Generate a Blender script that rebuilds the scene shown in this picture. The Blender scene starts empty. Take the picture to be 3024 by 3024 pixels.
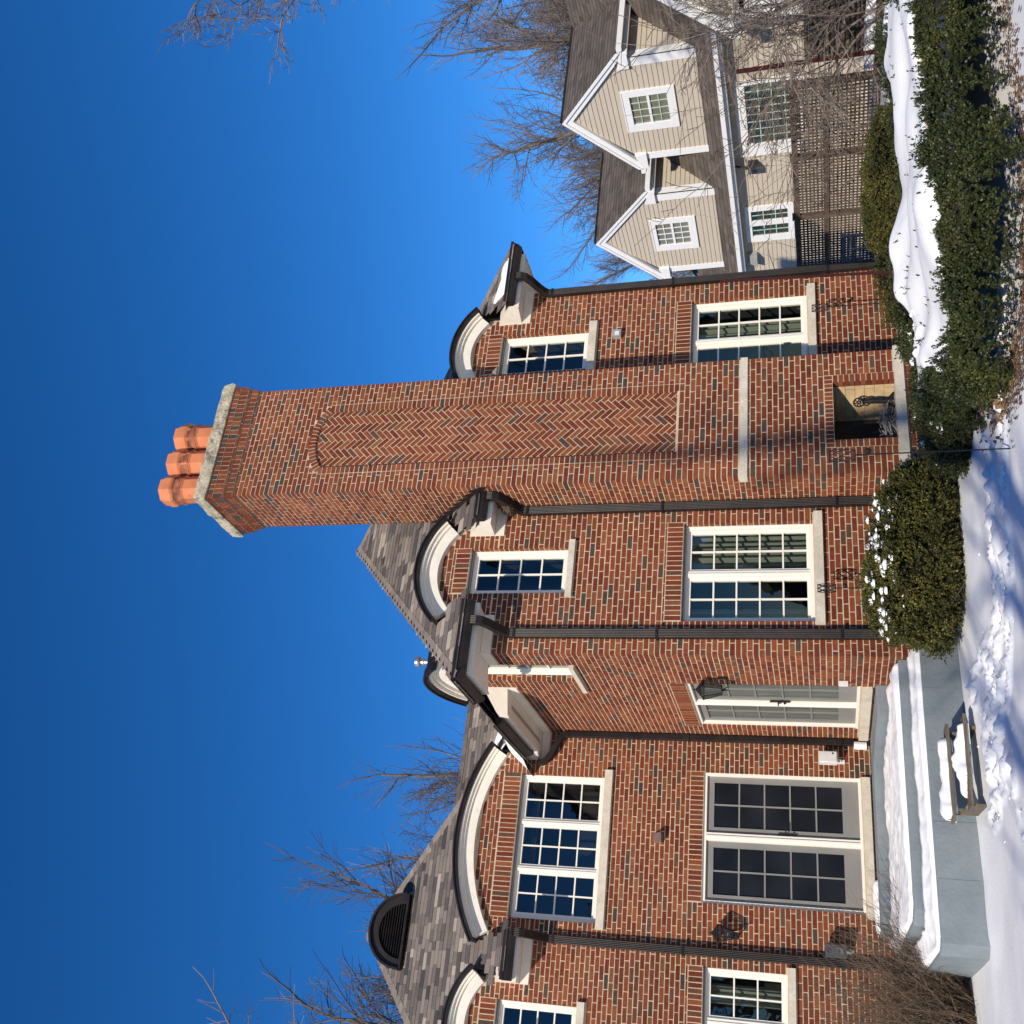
# A red-brick house with a tall chimney in winter sun, seen by a camera held on its side.
import bpy, math, random
import numpy as np
from mathutils import Vector, Matrix, noise

random.seed(7)
RNG = np.random.default_rng(11)
scene = bpy.context.scene
COL = scene.collection

# ------------------------------------------------------------------ camera
CAM_POS = Vector((0.0, 0.0, 1.5))
cam_data = bpy.data.cameras.new("camera")
cam = bpy.data.objects.new("camera", cam_data)
COL.objects.link(cam)
yaw, pitch, roll = 0.4966293, 0.2815185, -0.0300233
fwd = Vector((math.sin(yaw) * math.cos(pitch), math.cos(yaw) * math.cos(pitch), math.sin(pitch)))
right = Vector((math.cos(yaw), -math.sin(yaw), 0.0))
up = right.cross(fwd)
r2 = right * math.cos(roll) + up * math.sin(roll)
u2 = up * math.cos(roll) - right * math.sin(roll)
# the phone was turned a quarter: picture-right is the world's down
m = Matrix((-u2, r2, -fwd)).transposed().to_4x4()
m.translation = CAM_POS
cam.matrix_world = m
cam_data.sensor_width = 36.0
cam_data.sensor_fit = 'HORIZONTAL'
cam_data.lens = 36.0 * 3116.58 / 3024.0
cam_data.clip_end = 2000.0
scene.camera = cam

# ------------------------------------------------------------------ sky and sun
SUN_EL, SUN_AZ = math.radians(25.0), math.radians(225.0)      # azimuth clockwise from +Y
world = bpy.data.worlds.new("World")
scene.world = world
world.use_nodes = True
wn = world.node_tree
bg = wn.nodes["Background"]
sky = wn.nodes.new("ShaderNodeTexSky")
sky.sky_type = 'NISHITA'
sky.sun_disc = False
sky.sun_elevation = SUN_EL
sky.sun_rotation = SUN_AZ
sky.altitude = 1500
sky.air_density = 1.0
sky.dust_density = 0.0
sky.ozone_density = 6.0
hsv = wn.nodes.new("ShaderNodeHueSaturation")        # the phone's deep winter blue
hsv.inputs["Saturation"].default_value = 1.18
wn.links.new(sky.outputs[0], hsv.inputs["Color"])
gam = wn.nodes.new("ShaderNodeGamma")
gam.inputs[1].default_value = 1.12
wn.links.new(hsv.outputs[0], gam.inputs[0])
wn.links.new(gam.outputs[0], bg.inputs[0])
bg.inputs[1].default_value = 0.122
sun_data = bpy.data.lights.new("sun", 'SUN')
sun_data.energy = 5.0
sun_data.angle = math.radians(0.53)
sun_data.color = (1.0, 0.905, 0.77)
sun = bpy.data.objects.new("sun", sun_data)
COL.objects.link(sun)
to_sun = Vector((math.sin(SUN_AZ) * math.cos(SUN_EL), math.cos(SUN_AZ) * math.cos(SUN_EL), math.sin(SUN_EL)))
sun.rotation_euler = (-to_sun).to_track_quat('-Z', 'Y').to_euler()
sun.location = to_sun * 60
vs = scene.view_settings
vs.view_transform = 'Standard'
vs.look = 'None'
vs.gamma = 1.0
vs.use_curve_mapping = False
vs.exposure = 0.0
scene.cycles.max_bounces = 6
scene.cycles.transparent_max_bounces = 12


# ------------------------------------------------------------------ helpers
class MB:
    """Collects polygons, with one 'tone' value per vertex, into a single mesh."""
    def __init__(self):
        self.v, self.f, self.t = [], [], []

    def poly(self, pts, tone=0.5):
        n = len(self.v)
        self.v.extend([tuple(p) for p in pts])
        self.t.extend([tone] * len(pts))
        self.f.append(tuple(range(n, n + len(pts))))

    def mesh(self, vs, fs, tone=0.5):
        n = len(self.v)
        self.v.extend([tuple(p) for p in vs])
        self.t.extend([tone] * len(vs))
        self.f.extend([tuple(i + n for i in f) for f in fs])

    def box(self, x0, x1, y0, y1, z0, z1, tone=0.5):
        vs = [(x0, y0, z0), (x1, y0, z0), (x1, y1, z0), (x0, y1, z0), (x0, y0, z1), (x1, y0, z1), (x1, y1, z1), (x0, y1, z1)]
        self.mesh(vs, [(3, 2, 1, 0), (4, 5, 6, 7), (0, 1, 5, 4), (1, 2, 6, 5), (2, 3, 7, 6), (3, 0, 4, 7)], tone)

    def prism(self, bottom, top, tone=0.5, cap0=True):
        """side faces between two equal loops, and the ends"""
        n = len(bottom)
        fs = [(i, (i + 1) % n, n + (i + 1) % n, n + i) for i in range(n)]
        fs.append(tuple(range(n, 2 * n)))
        if cap0:
            fs.append(tuple(reversed(range(n))))
        self.mesh(list(bottom) + list(top), fs, tone)

    def tube(self, pts, rad, n=6, tone=0.5, caps=True, flat=None):
        """round (or flattened: flat=(a,b) half sizes) tube along points"""
        pts = [Vector(p) for p in pts]
        rings = []
        ref = None
        for i, p in enumerate(pts):
            d = (pts[min(i + 1, len(pts) - 1)] - pts[max(i - 1, 0)])
            if d.length < 1e-9:
                d = Vector((0, 0, 1))
            d.normalize()
            if ref is None:
                ref = Vector((1, 0, 0)) if abs(d.x) < 0.8 else Vector((0, 1, 0))
            a = (ref - d * ref.dot(d)).normalized()
            b = d.cross(a)
            ref = a
            r = rad[i] if isinstance(rad, (list, tuple)) else rad
            if flat:
                ring = [p + a * x * flat[0] + b * y * flat[1] for x, y in ((-1, -1), (1, -1), (1, 1), (-1, 1))]
            else:
                ring = [p + a * math.cos(2 * math.pi * k / n) * r + b * math.sin(2 * math.pi * k / n) * r for k in range(n)]
            rings.append(ring)
        k = len(rings[0])
        vs = [q for ring in rings for q in ring]
        fs = []
        for i in range(len(rings) - 1):
            for j in range(k):
                fs.append((i * k + j, i * k + (j + 1) % k, (i + 1) * k + (j + 1) % k, (i + 1) * k + j))
        if caps:
            fs.append(tuple(reversed(range(k))))
            fs.append(tuple(range((len(rings) - 1) * k, len(rings) * k)))
        self.mesh(vs, fs, tone)

    def lathe(self, prof, c, n=16, tone=0.5, phase=0.0):
        vs, fs = [], []
        for r, z in prof:
            for k in range(n):
                a = 2 * math.pi * k / n + phase
                vs.append((c[0] + r * math.cos(a), c[1] + r * math.sin(a), c[2] + z))
        for i in range(len(prof) - 1):
            for k in range(n):
                fs.append((i * n + k, i * n + (k + 1) % n, (i + 1) * n + (k + 1) % n, (i + 1) * n + k))
        fs.append(tuple(reversed(range(n))))
        fs.append(tuple(range((len(prof) - 1) * n, len(prof) * n)))
        self.mesh(vs, fs, tone)

    def data(self, name, mat, smooth=False):
        me = bpy.data.meshes.new(name)
        me.from_pydata(self.v, [], self.f)
        at = me.attributes.new("tone", 'FLOAT', 'POINT')
        at.data.foreach_set("value", np.array(self.t, dtype=np.float32))
        if smooth:
            me.polygons.foreach_set("use_smooth", np.ones(len(me.polygons), dtype=bool))
        me.materials.append(mat)
        me.update()
        return me

    def build(self, name, mat, parent=None, smooth=False):
        o = bpy.data.objects.new(name, self.data(name, mat, smooth))
        COL.objects.link(o)
        attach(o, parent)
        return o


def attach(o, parent):
    """parent o while its world place stays where its own location put it"""
    if parent is None:
        return
    o.parent = parent
    w = Vector((0, 0, 0))
    q = parent
    while q:
        w += q.location
        q = q.parent
    o.location = o.location - w


def arrays_obj(name, verts, faces, tone, mat, parent=None, smooth=False):
    """fast mesh from numpy arrays; faces are all of one size"""
    me = bpy.data.meshes.new(name)
    nv, nf, k = len(verts), len(faces), faces.shape[1]
    me.vertices.add(nv)
    me.vertices.foreach_set("co", np.ascontiguousarray(verts, dtype=np.float32).ravel())
    me.loops.add(nf * k)
    me.loops.foreach_set("vertex_index", np.ascontiguousarray(faces, dtype=np.int32).ravel())
    me.polygons.add(nf)
    me.polygons.foreach_set("loop_start", np.arange(0, nf * k, k, dtype=np.int32))
    me.polygons.foreach_set("loop_total", np.full(nf, k, dtype=np.int32))
    me.polygons.foreach_set("use_smooth", np.full(nf, smooth, dtype=bool))
    at = me.attributes.new("tone", 'FLOAT', 'POINT')
    at.data.foreach_set("value", np.ascontiguousarray(tone, dtype=np.float32))
    me.update(calc_edges=True)
    me.validate()
    me.materials.append(mat)
    o = bpy.data.objects.new(name, me)
    COL.objects.link(o)
    attach(o, parent)
    return o


def tag(o, label=None, cat=None, group=None, kind=None):
    if label: o["label"] = label
    if cat: o["category"] = cat
    if group: o["group"] = group
    if kind: o["kind"] = kind
    return o


def thing(name, label, cat, loc=(0, 0, 0), group=None):
    o = bpy.data.objects.new(name, None)
    o.empty_display_size = 0.2
    o.location = loc
    COL.objects.link(o)
    return tag(o, label, cat, group)


# ------------------------------------------------------------------ materials
def mk(name, stops, src='noise', scale=6.0, detail=5.0, rough=0.7, bump=0.0, bscale=40.0, metal=0.0,
       vary=0.0, vscale=3.0, spec=0.4, stretch=None, bdist=0.01, stain=None, age=0):
    """Principled material: colour ramp over noise, the 'tone' attribute or a per-object value."""
    mt = bpy.data.materials.new(name)
    mt.use_nodes = True
    nt = mt.node_tree
    N, L = nt.nodes, nt.links
    p = N["Principled BSDF"]
    tc = N.new("ShaderNodeTexCoord")
    vec = tc.outputs["Object"]
    geo = N.new("ShaderNodeNewGeometry")
    vec = geo.outputs["Position"]
    if stretch:
        mp = N.new("ShaderNodeMapping")
        mp.inputs["Scale"].default_value = stretch
        L.new(vec, mp.inputs[0])
        vec = mp.outputs[0]
    ramp = N.new("ShaderNodeValToRGB")
    cr = ramp.color_ramp
    while len(cr.elements) < len(stops):
        cr.elements.new(0.5)
    for e, (pos, c) in zip(cr.elements, stops):
        e.position = pos
        e.color = (c[0], c[1], c[2], 1)
    if src == 'tone':
        a = N.new("ShaderNodeAttribute")
        a.attribute_name = "tone"
        fac = a.outputs["Fac"]
    else:
        nz = N.new("ShaderNodeTexNoise")
        nz.inputs["Scale"].default_value = scale
        nz.inputs["Detail"].default_value = detail
        L.new(vec, nz.inputs["Vector"])
        fac = nz.outputs["Fac"]
    L.new(fac, ramp.inputs[0])
    col = ramp.outputs[0]
    if vary:
        n2 = N.new("ShaderNodeTexNoise")
        n2.inputs["Scale"].default_value = vscale
        n2.inputs["Detail"].default_value = 6
        n2.inputs["Roughness"].default_value = 0.65
        L.new(vec, n2.inputs["Vector"])
        mr = N.new("ShaderNodeMapRange")
        mr.inputs[1].default_value = 0.3
        mr.inputs[2].default_value = 0.7
        mr.inputs[3].default_value = 1 - vary
        mr.inputs[4].default_value = 1 + vary
        L.new(n2.outputs["Fac"], mr.inputs[0])
        mx = N.new("ShaderNodeMix")
        mx.data_type = 'RGBA'
        mx.blend_type = 'MULTIPLY'
        mx.inputs[0].default_value = 1.0
        L.new(col, mx.inputs[6])
        L.new(mr.outputs[0], mx.inputs[7])
        col = mx.outputs[2]
    if stain:                                    # (colour, scale, lo, hi): blotches of another colour
        n3 = N.new("ShaderNodeTexNoise")
        n3.inputs["Scale"].default_value = stain[1]
        n3.inputs["Detail"].default_value = 8
        n3.inputs["Roughness"].default_value = 0.7
        L.new(vec, n3.inputs["Vector"])
        mr = N.new("ShaderNodeMapRange")
        mr.inputs[1].default_value = stain[2]
        mr.inputs[2].default_value = stain[3]
        L.new(n3.outputs["Fac"], mr.inputs[0])
        mx = N.new("ShaderNodeMix")
        mx.data_type = 'RGBA'
        L.new(mr.outputs[0], mx.inputs[0])
        L.new(col, mx.inputs[6])
        mx.inputs[7].default_value = (*stain[0], 1)
        col = mx.outputs[2]
    if age:                                      # broad weathering, drawn out downwards
        mp = N.new("ShaderNodeMapping")
        mp.inputs["Scale"].default_value = (1.1, 1.1, .35)
        L.new(geo.outputs["Position"], mp.inputs[0])
        n4 = N.new("ShaderNodeTexNoise")
        n4.inputs["Scale"].default_value = 1.3
        n4.inputs["Detail"].default_value = 5
        L.new(mp.outputs[0], n4.inputs["Vector"])
        mr = N.new("ShaderNodeMapRange")
        mr.inputs[1].default_value = .32
        mr.inputs[2].default_value = .68
        mr.inputs[3].default_value = 1 - age
        mr.inputs[4].default_value = 1 + age * .8
        L.new(n4.outputs["Fac"], mr.inputs[0])
        mx = N.new("ShaderNodeMix")
        mx.data_type = 'RGBA'
        mx.blend_type = 'MULTIPLY'
        mx.inputs[0].default_value = 1.0
        L.new(col, mx.inputs[6])
        L.new(mr.outputs[0], mx.inputs[7])
        col = mx.outputs[2]
    L.new(col, p.inputs["Base Color"])
    p.inputs["Roughness"].default_value = rough
    p.inputs["Metallic"].default_value = metal
    p.inputs["Specular IOR Level"].default_value = spec
    if bump:
        nb = N.new("ShaderNodeTexNoise")
        nb.inputs["Scale"].default_value = bscale
        nb.inputs["Detail"].default_value = 6
        L.new(vec, nb.inputs["Vector"])
        bp = N.new("ShaderNodeBump")
        bp.inputs["Strength"].default_value = bump
        bp.inputs["Distance"].default_value = bdist
        L.new(nb.outputs["Fac"], bp.inputs["Height"])
        L.new(bp.outputs[0], p.inputs["Normal"])
    return mt


def one(c, k=0.85):
    return [(0.3, tuple(x * k for x in c)), (0.7, c)]


M = {}
M['brick'] = mk('brick_clay', [(0.0, (.125, .025, .010)), (0.3, (.170, .040, .015)), (0.55, (.225, .060, .021)), (0.66, (.20, .075, .030)), (0.78, (.135, .042, .018)),
                          (0.86, (.105, .050, .030)), (0.93, (.075, .047, .032)), (1.0, (.050, .039, .033))],
                src='tone', rough=0.85, bump=0.5, bscale=90, vary=0.22, vscale=22, spec=0.25, stain=((.42, .31, .22), 14, .66, .80), age=.20)
M['mortar'] = mk('mortar', [(0.3, (.45, .35, .23)), (0.7, (.61, .49, .34))], scale=9, rough=0.95, bump=0.4, bscale=120, spec=0.1, vary=.14, vscale=.9)
M['limestone'] = mk('limestone', [(0.3, (.50, .44, .34)), (0.7, (.64, .57, .46))], scale=5, rough=0.9, bump=0.3, bscale=60, vary=0.12, vscale=30, spec=0.15)
M['concrete_cap'] = mk('weathered_concrete', [(0.3, (.30, .26, .18)), (0.7, (.56, .48, .34))], scale=7, rough=0.95, bump=0.8, bscale=25, bdist=.03,
                       vary=.25, vscale=12, spec=0.1, stain=((.10, .10, .085), 5, .52, .66))
M['cream'] = mk('cream_paint', [(0.3, (.70, .64, .53)), (0.7, (.76, .70, .59))], scale=3, rough=0.55, vary=0.05, vscale=8, stain=((.50, .44, .35), 6, .62, .85))
M['frame_white'] = mk('window_paint', [(0.3, (.78, .73, .62)), (0.7, (.82, .77, .66))], scale=3, rough=0.4)
M['screen_grey'] = mk('door_paint', one((.23, .22, .20)), scale=3, rough=0.5)
M['bronze'] = mk('aged_bronze', [(0.35, (.012, .009, .008)), (0.7, (.026, .019, .016))], scale=5, rough=0.48, metal=0.1, spec=.3, bump=.1, bscale=20, vary=.2,
                 stain=((.07, .11, .09), 9, .66, .8))
M['shingle'] = mk('asphalt_shingle', [(0.0, (.070, .062, .058)), (0.25, (.125, .105, .092)), (0.5, (.20, .163, .137)), (0.75, (.29, .24, .195)), (1.0, (.42, .355, .285))],
                  src='tone', rough=0.95, bump=0.6, bscale=150, vary=0.15, vscale=30, spec=0.15)
M['underlay'] = mk('roof_underlay', one((.05, .045, .042)), rough=1.0)
M['terracotta'] = mk('terracotta', [(0.3, (.46, .140, .055)), (0.7, (.60, .20, .085))], scale=4, rough=0.75, bump=.2, bscale=30, stain=((.12, .07, .05), 7, .60, .75))
M['firebrick'] = mk('firebrick', [(0.3, (.36, .25, .13)), (0.7, (.52, .38, .21))], scale=5, rough=0.95, vary=.15, vscale=9, stain=((.10, .075, .05), 4, .56, .7))
M['head_grey'] = mk('head_flashing', one((.16, .145, .13)), rough=.5)
M['door_screen'] = mk('dark_insect_screen', [(0.35, (.006, .007, .009)), (0.7, (.017, .018, .022))], scale=1.6, rough=.30, spec=.22)
M['blind_screen'] = mk('pale_blind', [(0.35, (.075, .085, .072)), (0.7, (.14, .15, .13))], scale=3, rough=.5, stretch=(1, 8, .5))
M['soot_shade_brick'] = mk('soot_shade_firebrick', [(0.3, (.018, .014, .011)), (0.7, (.085, .060, .040))], scale=3.2, rough=.95, vary=.2, vscale=9)  # firebrick with soot and the hearth's deep shade painted into its colour
M['sooty_clay'] = mk('sooty_terracotta', [(0.3, (.09, .035, .022)), (0.65, (.36, .115, .055))], scale=9, rough=.85)
M['iron'] = mk('black_iron', one((.025, .024, .024)), rough=0.55, metal=0.5, bump=.3, bscale=60)
M['dark_room'] = mk('room_wall', one((.030, .030, .031)), rough=0.9)
M['curtain'] = mk('curtain_cloth', [(0.3, (.20, .215, .165)), (0.7, (.31, .325, .255))], scale=8, rough=0.9, stretch=(30, 30, .4))
M['snow'] = mk('snow', [(0.3, (.85, .845, .825)), (0.7, (.90, .895, .875))], scale=2.0, rough=0.75, bump=0.35, bscale=35, bdist=.012, spec=0.3)
M['step_paint'] = mk('grey_porch_paint', [(0.3, (.175, .205, .217)), (0.7, (.215, .245, .255))], scale=1.4, rough=0.6, bump=.5, bscale=26, bdist=.010, vary=.10, vscale=5, stain=((.085, .11, .13), 34, .66, .72))
M['old_wood'] = mk('weathered_wood', [(0.3, (.085, .068, .045)), (0.7, (.19, .155, .11))], scale=4, rough=0.9, bump=.5, bscale=30, stretch=(1, 9, 9), vary=.2, vscale=10)
M['fence_wood'] = mk('grey_fence_wood', [(0.3, (.060, .042, .031)), (0.7, (.125, .092, .068))], scale=3, rough=0.95, bump=.5, bscale=30, stretch=(4, 4, .6), vary=.25, vscale=8)
M['bark'] = mk('bark', [(0.0, (.085, .066, .056)), (0.5, (.145, .115, .095)), (1.0, (.23, .19, .16))], src='tone', rough=0.95, bump=.6, bscale=30, vary=.2, vscale=5)
M['twig_brown'] = mk('brown_twig', [(0.0, (.075, .048, .032)), (1.0, (.20, .14, .085))], src='tone', rough=0.9)
M['leaf_dark'] = mk('yew_leaf_dark', [(0.0, (.014, .020, .007)), (0.45, (.045, .056, .015)), (0.8, (.088, .094, .022)), (1.0, (.16, .13, .032))], src='tone', rough=0.5, spec=.35)
M['leaf_olive'] = mk('yew_leaf_olive', [(0.0, (.030, .031, .009)), (0.45, (.085, .083, .018)), (0.8, (.165, .145, .028)), (1.0, (.24, .175, .045))], src='tone', rough=0.5, spec=.3)
M['leaf_mid'] = mk('yew_leaf_mid', [(0.0, (.020, .024, .008)), (0.5, (.055, .060, .015)), (0.8, (.11, .105, .024)), (1.0, (.19, .145, .04))], src='tone', rough=0.5, spec=.3)
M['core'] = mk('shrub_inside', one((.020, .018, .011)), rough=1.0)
M['litter'] = mk('dead_leaves', [(0.0, (.06, .035, .02)), (0.6, (.19, .11, .055)), (1.0, (.33, .21, .11))], src='tone', rough=0.9)
M['siding'] = mk('beige_siding', [(0.3, (.50, .435, .345)), (0.7, (.53, .465, .37))], scale=2, rough=0.6)
M['trim_white'] = mk('white_trim', one((.80, .80, .79), .96), scale=3, rough=0.5)
M['brown_roof'] = mk('brown_shingle', [(0.0, (.070, .056, .046)), (1.0, (.155, .128, .105))], src='tone', rough=0.95, bump=.4, bscale=60, vary=.15, vscale=9)
M['muntin_green'] = mk('pale_green_bars', one((.48, .62, .50)), rough=.5)
M['stone_wall'] = mk('fieldstone', [(0.0, (.060, .048, .038)), (0.5, (.12, .095, .072)), (1.0, (.20, .165, .125))], src='tone', rough=0.95, bump=.7, bscale=20, bdist=.02)
M['plastic_white'] = mk('white_plastic', one((.74, .72, .68)), rough=.4)
M['plastic_black'] = mk('black_plastic', one((.018, .020, .025)), rough=.45)
M['plastic_grey'] = mk('grey_plastic', one((.30, .31, .32)), rough=.5)
M['red_post'] = mk('oxide_red_post', one((.060, .014, .013)), rough=.6)
M['galv'] = mk('galvanised_pipe', one((.55, .56, .57)), rough=.3, metal=.8)
M['lamp_glass_dark'] = mk('lantern_glass', one((.10, .10, .11)), rough=.15, spec=.6)


def glass_material(name, tint, gloss_bump=0.05, base=0.025):
    mt = bpy.data.materials.new(name)
    mt.use_nodes = True
    nt = mt.node_tree
    N, L = nt.nodes, nt.links
    N.remove(N["Principled BSDF"])
    out = N["Material Output"]
    tr = N.new("ShaderNodeBsdfTransparent")
    tr.inputs[0].default_value = (*tint, 1)
    gl = N.new("ShaderNodeBsdfGlossy")
    gl.inputs["Roughness"].default_value = 0.01
    # reflectance rises towards grazing view, alike from both sides of the pane
    fr = N.new("ShaderNodeLayerWeight")
    pw = N.new("ShaderNodeMath")
    pw.operation = 'POWER'
    pw.inputs[1].default_value = 4.5
    L.new(fr.outputs["Facing"], pw.inputs[0])
    ad = N.new("ShaderNodeMath")
    ad.operation = 'MULTIPLY_ADD'
    ad.use_clamp = True
    ad.inputs[1].default_value = .9
    ad.inputs[2].default_value = .05 + base
    L.new(pw.outputs[0], ad.inputs[0])
    mx = N.new("ShaderNodeMixShader")
    L.new(ad.outputs[0], mx.inputs[0])
    L.new(tr.outputs[0], mx.inputs[1])
    L.new(gl.outputs[0], mx.inputs[2])
    L.new(mx.outputs[0], out.inputs[0])
    geo = N.new("ShaderNodeNewGeometry")
    nz = N.new("ShaderNodeTexNoise")
    nz.inputs["Scale"].default_value = 2.2
    bp = N.new("ShaderNodeBump")
    bp.inputs["Strength"].default_value = gloss_bump
    bp.inputs["Distance"].default_value = 0.05
    L.new(geo.outputs["Position"], nz.inputs["Vector"])
    L.new(nz.outputs["Fac"], bp.inputs["Height"])
    L.new(bp.outputs[0], gl.inputs["Normal"])
    return mt


M['glass'] = glass_material('window_glass', (.62, .66, .64))
M['glass_screen'] = glass_material('screened_glass', (.30, .31, .32), base=0.0)


# ================================================================== THE BRICK HOUSE
Z = Vector((0, 0, 1))
CO, BL, JO, PROUD = 0.0690, 0.1943, 0.0130, 0.003


class Wall:
    """a vertical plane: u along it, v up, d outwards"""
    def __init__(self, o, u):
        self.O, self.U = Vector(o), Vector(u).normalized()
        self.N = self.U.cross(Z)

    def p(self, u, v, d=0.0):
        return self.O + self.U * u + Z * v + self.N * d


def wbox(mb, W, u0, u1, v0, v1, d0, d1, tone=0.5):
    b = [W.p(u0, v0, d0), W.p(u1, v0, d0), W.p(u1, v0, d1), W.p(u0, v0, d1)]
    t = [W.p(u0, v1, d0), W.p(u1, v1, d0), W.p(u1, v1, d1), W.p(u0, v1, d1)]
    mb.prism(list(reversed(b)), list(reversed(t)), tone)


def plate(mb, W, poly, d0, d1, tone=0.5):
    """a flat polygon in the wall plane given thickness from d0 to d1 (front d1, no back)"""
    a = [W.p(u, v, d0) for u, v in poly]
    b = [W.p(u, v, d1) for u, v in poly]
    mb.prism(a, b, tone, cap0=False)


def clip_convex(poly, convex):
    out = list(poly)
    n = len(convex)
    for i in range(n):
        ax, ay = convex[i]
        bx, by = convex[(i + 1) % n]
        src, out = out, []
        for j in range(len(src)):
            p, q = src[j], src[(j + 1) % len(src)]
            sp = (bx - ax) * (p[1] - ay) - (by - ay) * (p[0] - ax)
            sq = (bx - ax) * (q[1] - ay) - (by - ay) * (q[0] - ax)
            if sp >= 0:
                out.append(p)
            if sp * sq < 0:
                t = sp / (sp - sq)
                out.append((p[0] + (q[0] - p[0]) * t, p[1] + (q[1] - p[1]) * t))
        if len(out) < 3:
            return []
    return out


def area(poly):
    return abs(sum(poly[i][0] * poly[(i + 1) % len(poly)][1] - poly[(i + 1) % len(poly)][0] * poly[i][1] for i in range(len(poly)))) / 2


def brick_tone(dark=0.10):
    x = random.random()
    if x < dark * .55:
        return random.uniform(.90, 1.0)
    if x < dark * .55 + .11:
        return random.uniform(.72, .86)
    return random.uniform(0, .66)


house = thing('brick_house', 'two-storey red brick house with arched white dormer trim and a tall brick chimney in front', 'house', (5.0, 12.05, 0))
bricks = MB()                  # every brick that is not an object of its own
BR = []                        # whole stretchers: (wall, u, v, tone, part)
parts = {}


def bond(part, W, u0, u1, v0, v1, holes=(), limit=None, ext=(0, 0), dark=.10, phase=0.0, lift=0.0):
    k0, k1 = int(math.floor(v0 / CO)), int(math.ceil(v1 / CO))
    for k in range(k0, k1):
        a, b = max(k * CO, v0), min((k + 1) * CO, v1)
        if b - a < .02:
            continue
        ua, ub = u0, u1
        if limit:
            li = limit((a + b) / 2)
            if not li:
                continue
            ua, ub = max(ua, li[0]), min(ub, li[1])
        rects = [(ua, ub, a, b)]
        for h in holes:
            nr = []
            for r in rects:
                if h[0] >= r[1] or h[1] <= r[0] or h[2] >= r[3] or h[3] <= r[2]:
                    nr.append(r)
                    continue
                if h[0] > r[0]: nr.append((r[0], h[0], r[2], r[3]))
                if h[1] < r[1]: nr.append((h[1], r[1], r[2], r[3]))
                c, d = max(h[0], r[0]), min(h[1], r[1])
                if h[2] > r[2]: nr.append((c, d, r[2], h[2]))
                if h[3] < r[3]: nr.append((c, d, h[3], r[3]))
            rects = nr
        off = phase + (k % 2) * BL / 2 + ((k * 37) % 7 - 3) * .004
        for (ra, rb, va, vb) in rects:
            if vb - va < .022 or rb - ra < .015:
                continue
            x = math.floor((ra - off) / BL) * BL + off
            while x < rb:
                xa, xb = x, x + BL
                x += BL
                ca, cb = max(xa, ra), min(xb, rb)
                if rb - cb < .045 and cb < rb:
                    cb, x = rb, rb + 1
                elif xb - ra < .045:
                    continue
                if ca - ra < .045:
                    ca = ra
                if cb - ca < .016:
                    continue
                full = ca == xa and cb == xb and vb - va > CO - 1e-6
                ca2, cb2 = ca + JO / 2, cb - JO / 2
                if abs(ca - u0) < 1e-6 and ext[0]: ca2 = ca - ext[0]
                if abs(cb - u1) < 1e-6 and ext[1]: cb2 = cb + ext[1]
                t = brick_tone(dark)
                if full:
                    BR.append((W, (xa + xb) / 2 + random.uniform(-.0015, .0015), va + CO / 2 + random.uniform(-.001, .001), t, part, lift))
                else:
                    j = lambda: random.uniform(-.0012, .0012)
                    plate(bricks, W, [(ca2 + j(), va + JO / 2 + j()), (cb2 + j(), va + JO / 2 + j()), (cb2 + j(), vb - JO / 2 + j()), (ca2 + j(), vb - JO / 2 + j())],
                          -.012, PROUD + lift + random.uniform(-.001, .0015), t)


def soldiers(W, u0, u1, v0, v1, d=PROUD, dark=.04, target=CO):
    n = max(1, round((u1 - u0) / target))
    w = (u1 - u0) / n
    for i in range(n):
        a, b = u0 + i * w + JO / 2, u0 + (i + 1) * w - JO / 2
        plate(bricks, W, [(a, v0 + JO / 2), (b, v0 + JO / 2), (b, v1 - JO / 2), (a, v1 - JO / 2)], -.012, d + random.uniform(-.0015, .0015), brick_tone(dark))


def backing(mb, W, u0, u1, v0, v1, holes, d=0.0):
    us = sorted({u0, u1, *[min(max(x, u0), u1) for h in holes for x in h[:2]]})
    vs = sorted({v0, v1, *[min(max(x, v0), v1) for h in holes for x in h[2:4]]})
    for i in range(len(us) - 1):
        for j in range(len(vs) - 1):
            cu, cv = (us[i] + us[i + 1]) / 2, (vs[j] + vs[j + 1]) / 2
            if any(h[0] < cu < h[1] and h[2] < cv < h[3] for h in holes):
                continue
            mb.poly([W.p(us[i], vs[j], d), W.p(us[i + 1], vs[j], d), W.p(us[i + 1], vs[j + 1], d), W.p(us[i], vs[j + 1], d)])


def reveal(part, mb, W, h, depth=.15):
    """brick jambs and the underside of the head of an opening"""
    u0, u1, v0, v1 = h[:4]
    for wl, a, b in ((Wall(W.p(u0, 0), -W.N), 0.0, depth), (Wall(W.p(u1, 0), W.N), -depth, 0.0)):
        mb.poly([wl.p(a, v0), wl.p(b, v0), wl.p(b, v1), wl.p(a, v1)])
        bond(part, wl, a, b, v0, v1, phase=.05, ext=(PROUD, 0) if a == 0 else (0, PROUD))
    mb.poly([W.p(u0, v1, -depth), W.p(u1, v1, -depth), W.p(u1, v1, 0), W.p(u0, v1, 0)])
    mb.poly([W.p(u0, v0, 0), W.p(u1, v0, 0), W.p(u1, v0, -depth), W.p(u0, v0, -depth)])


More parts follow.
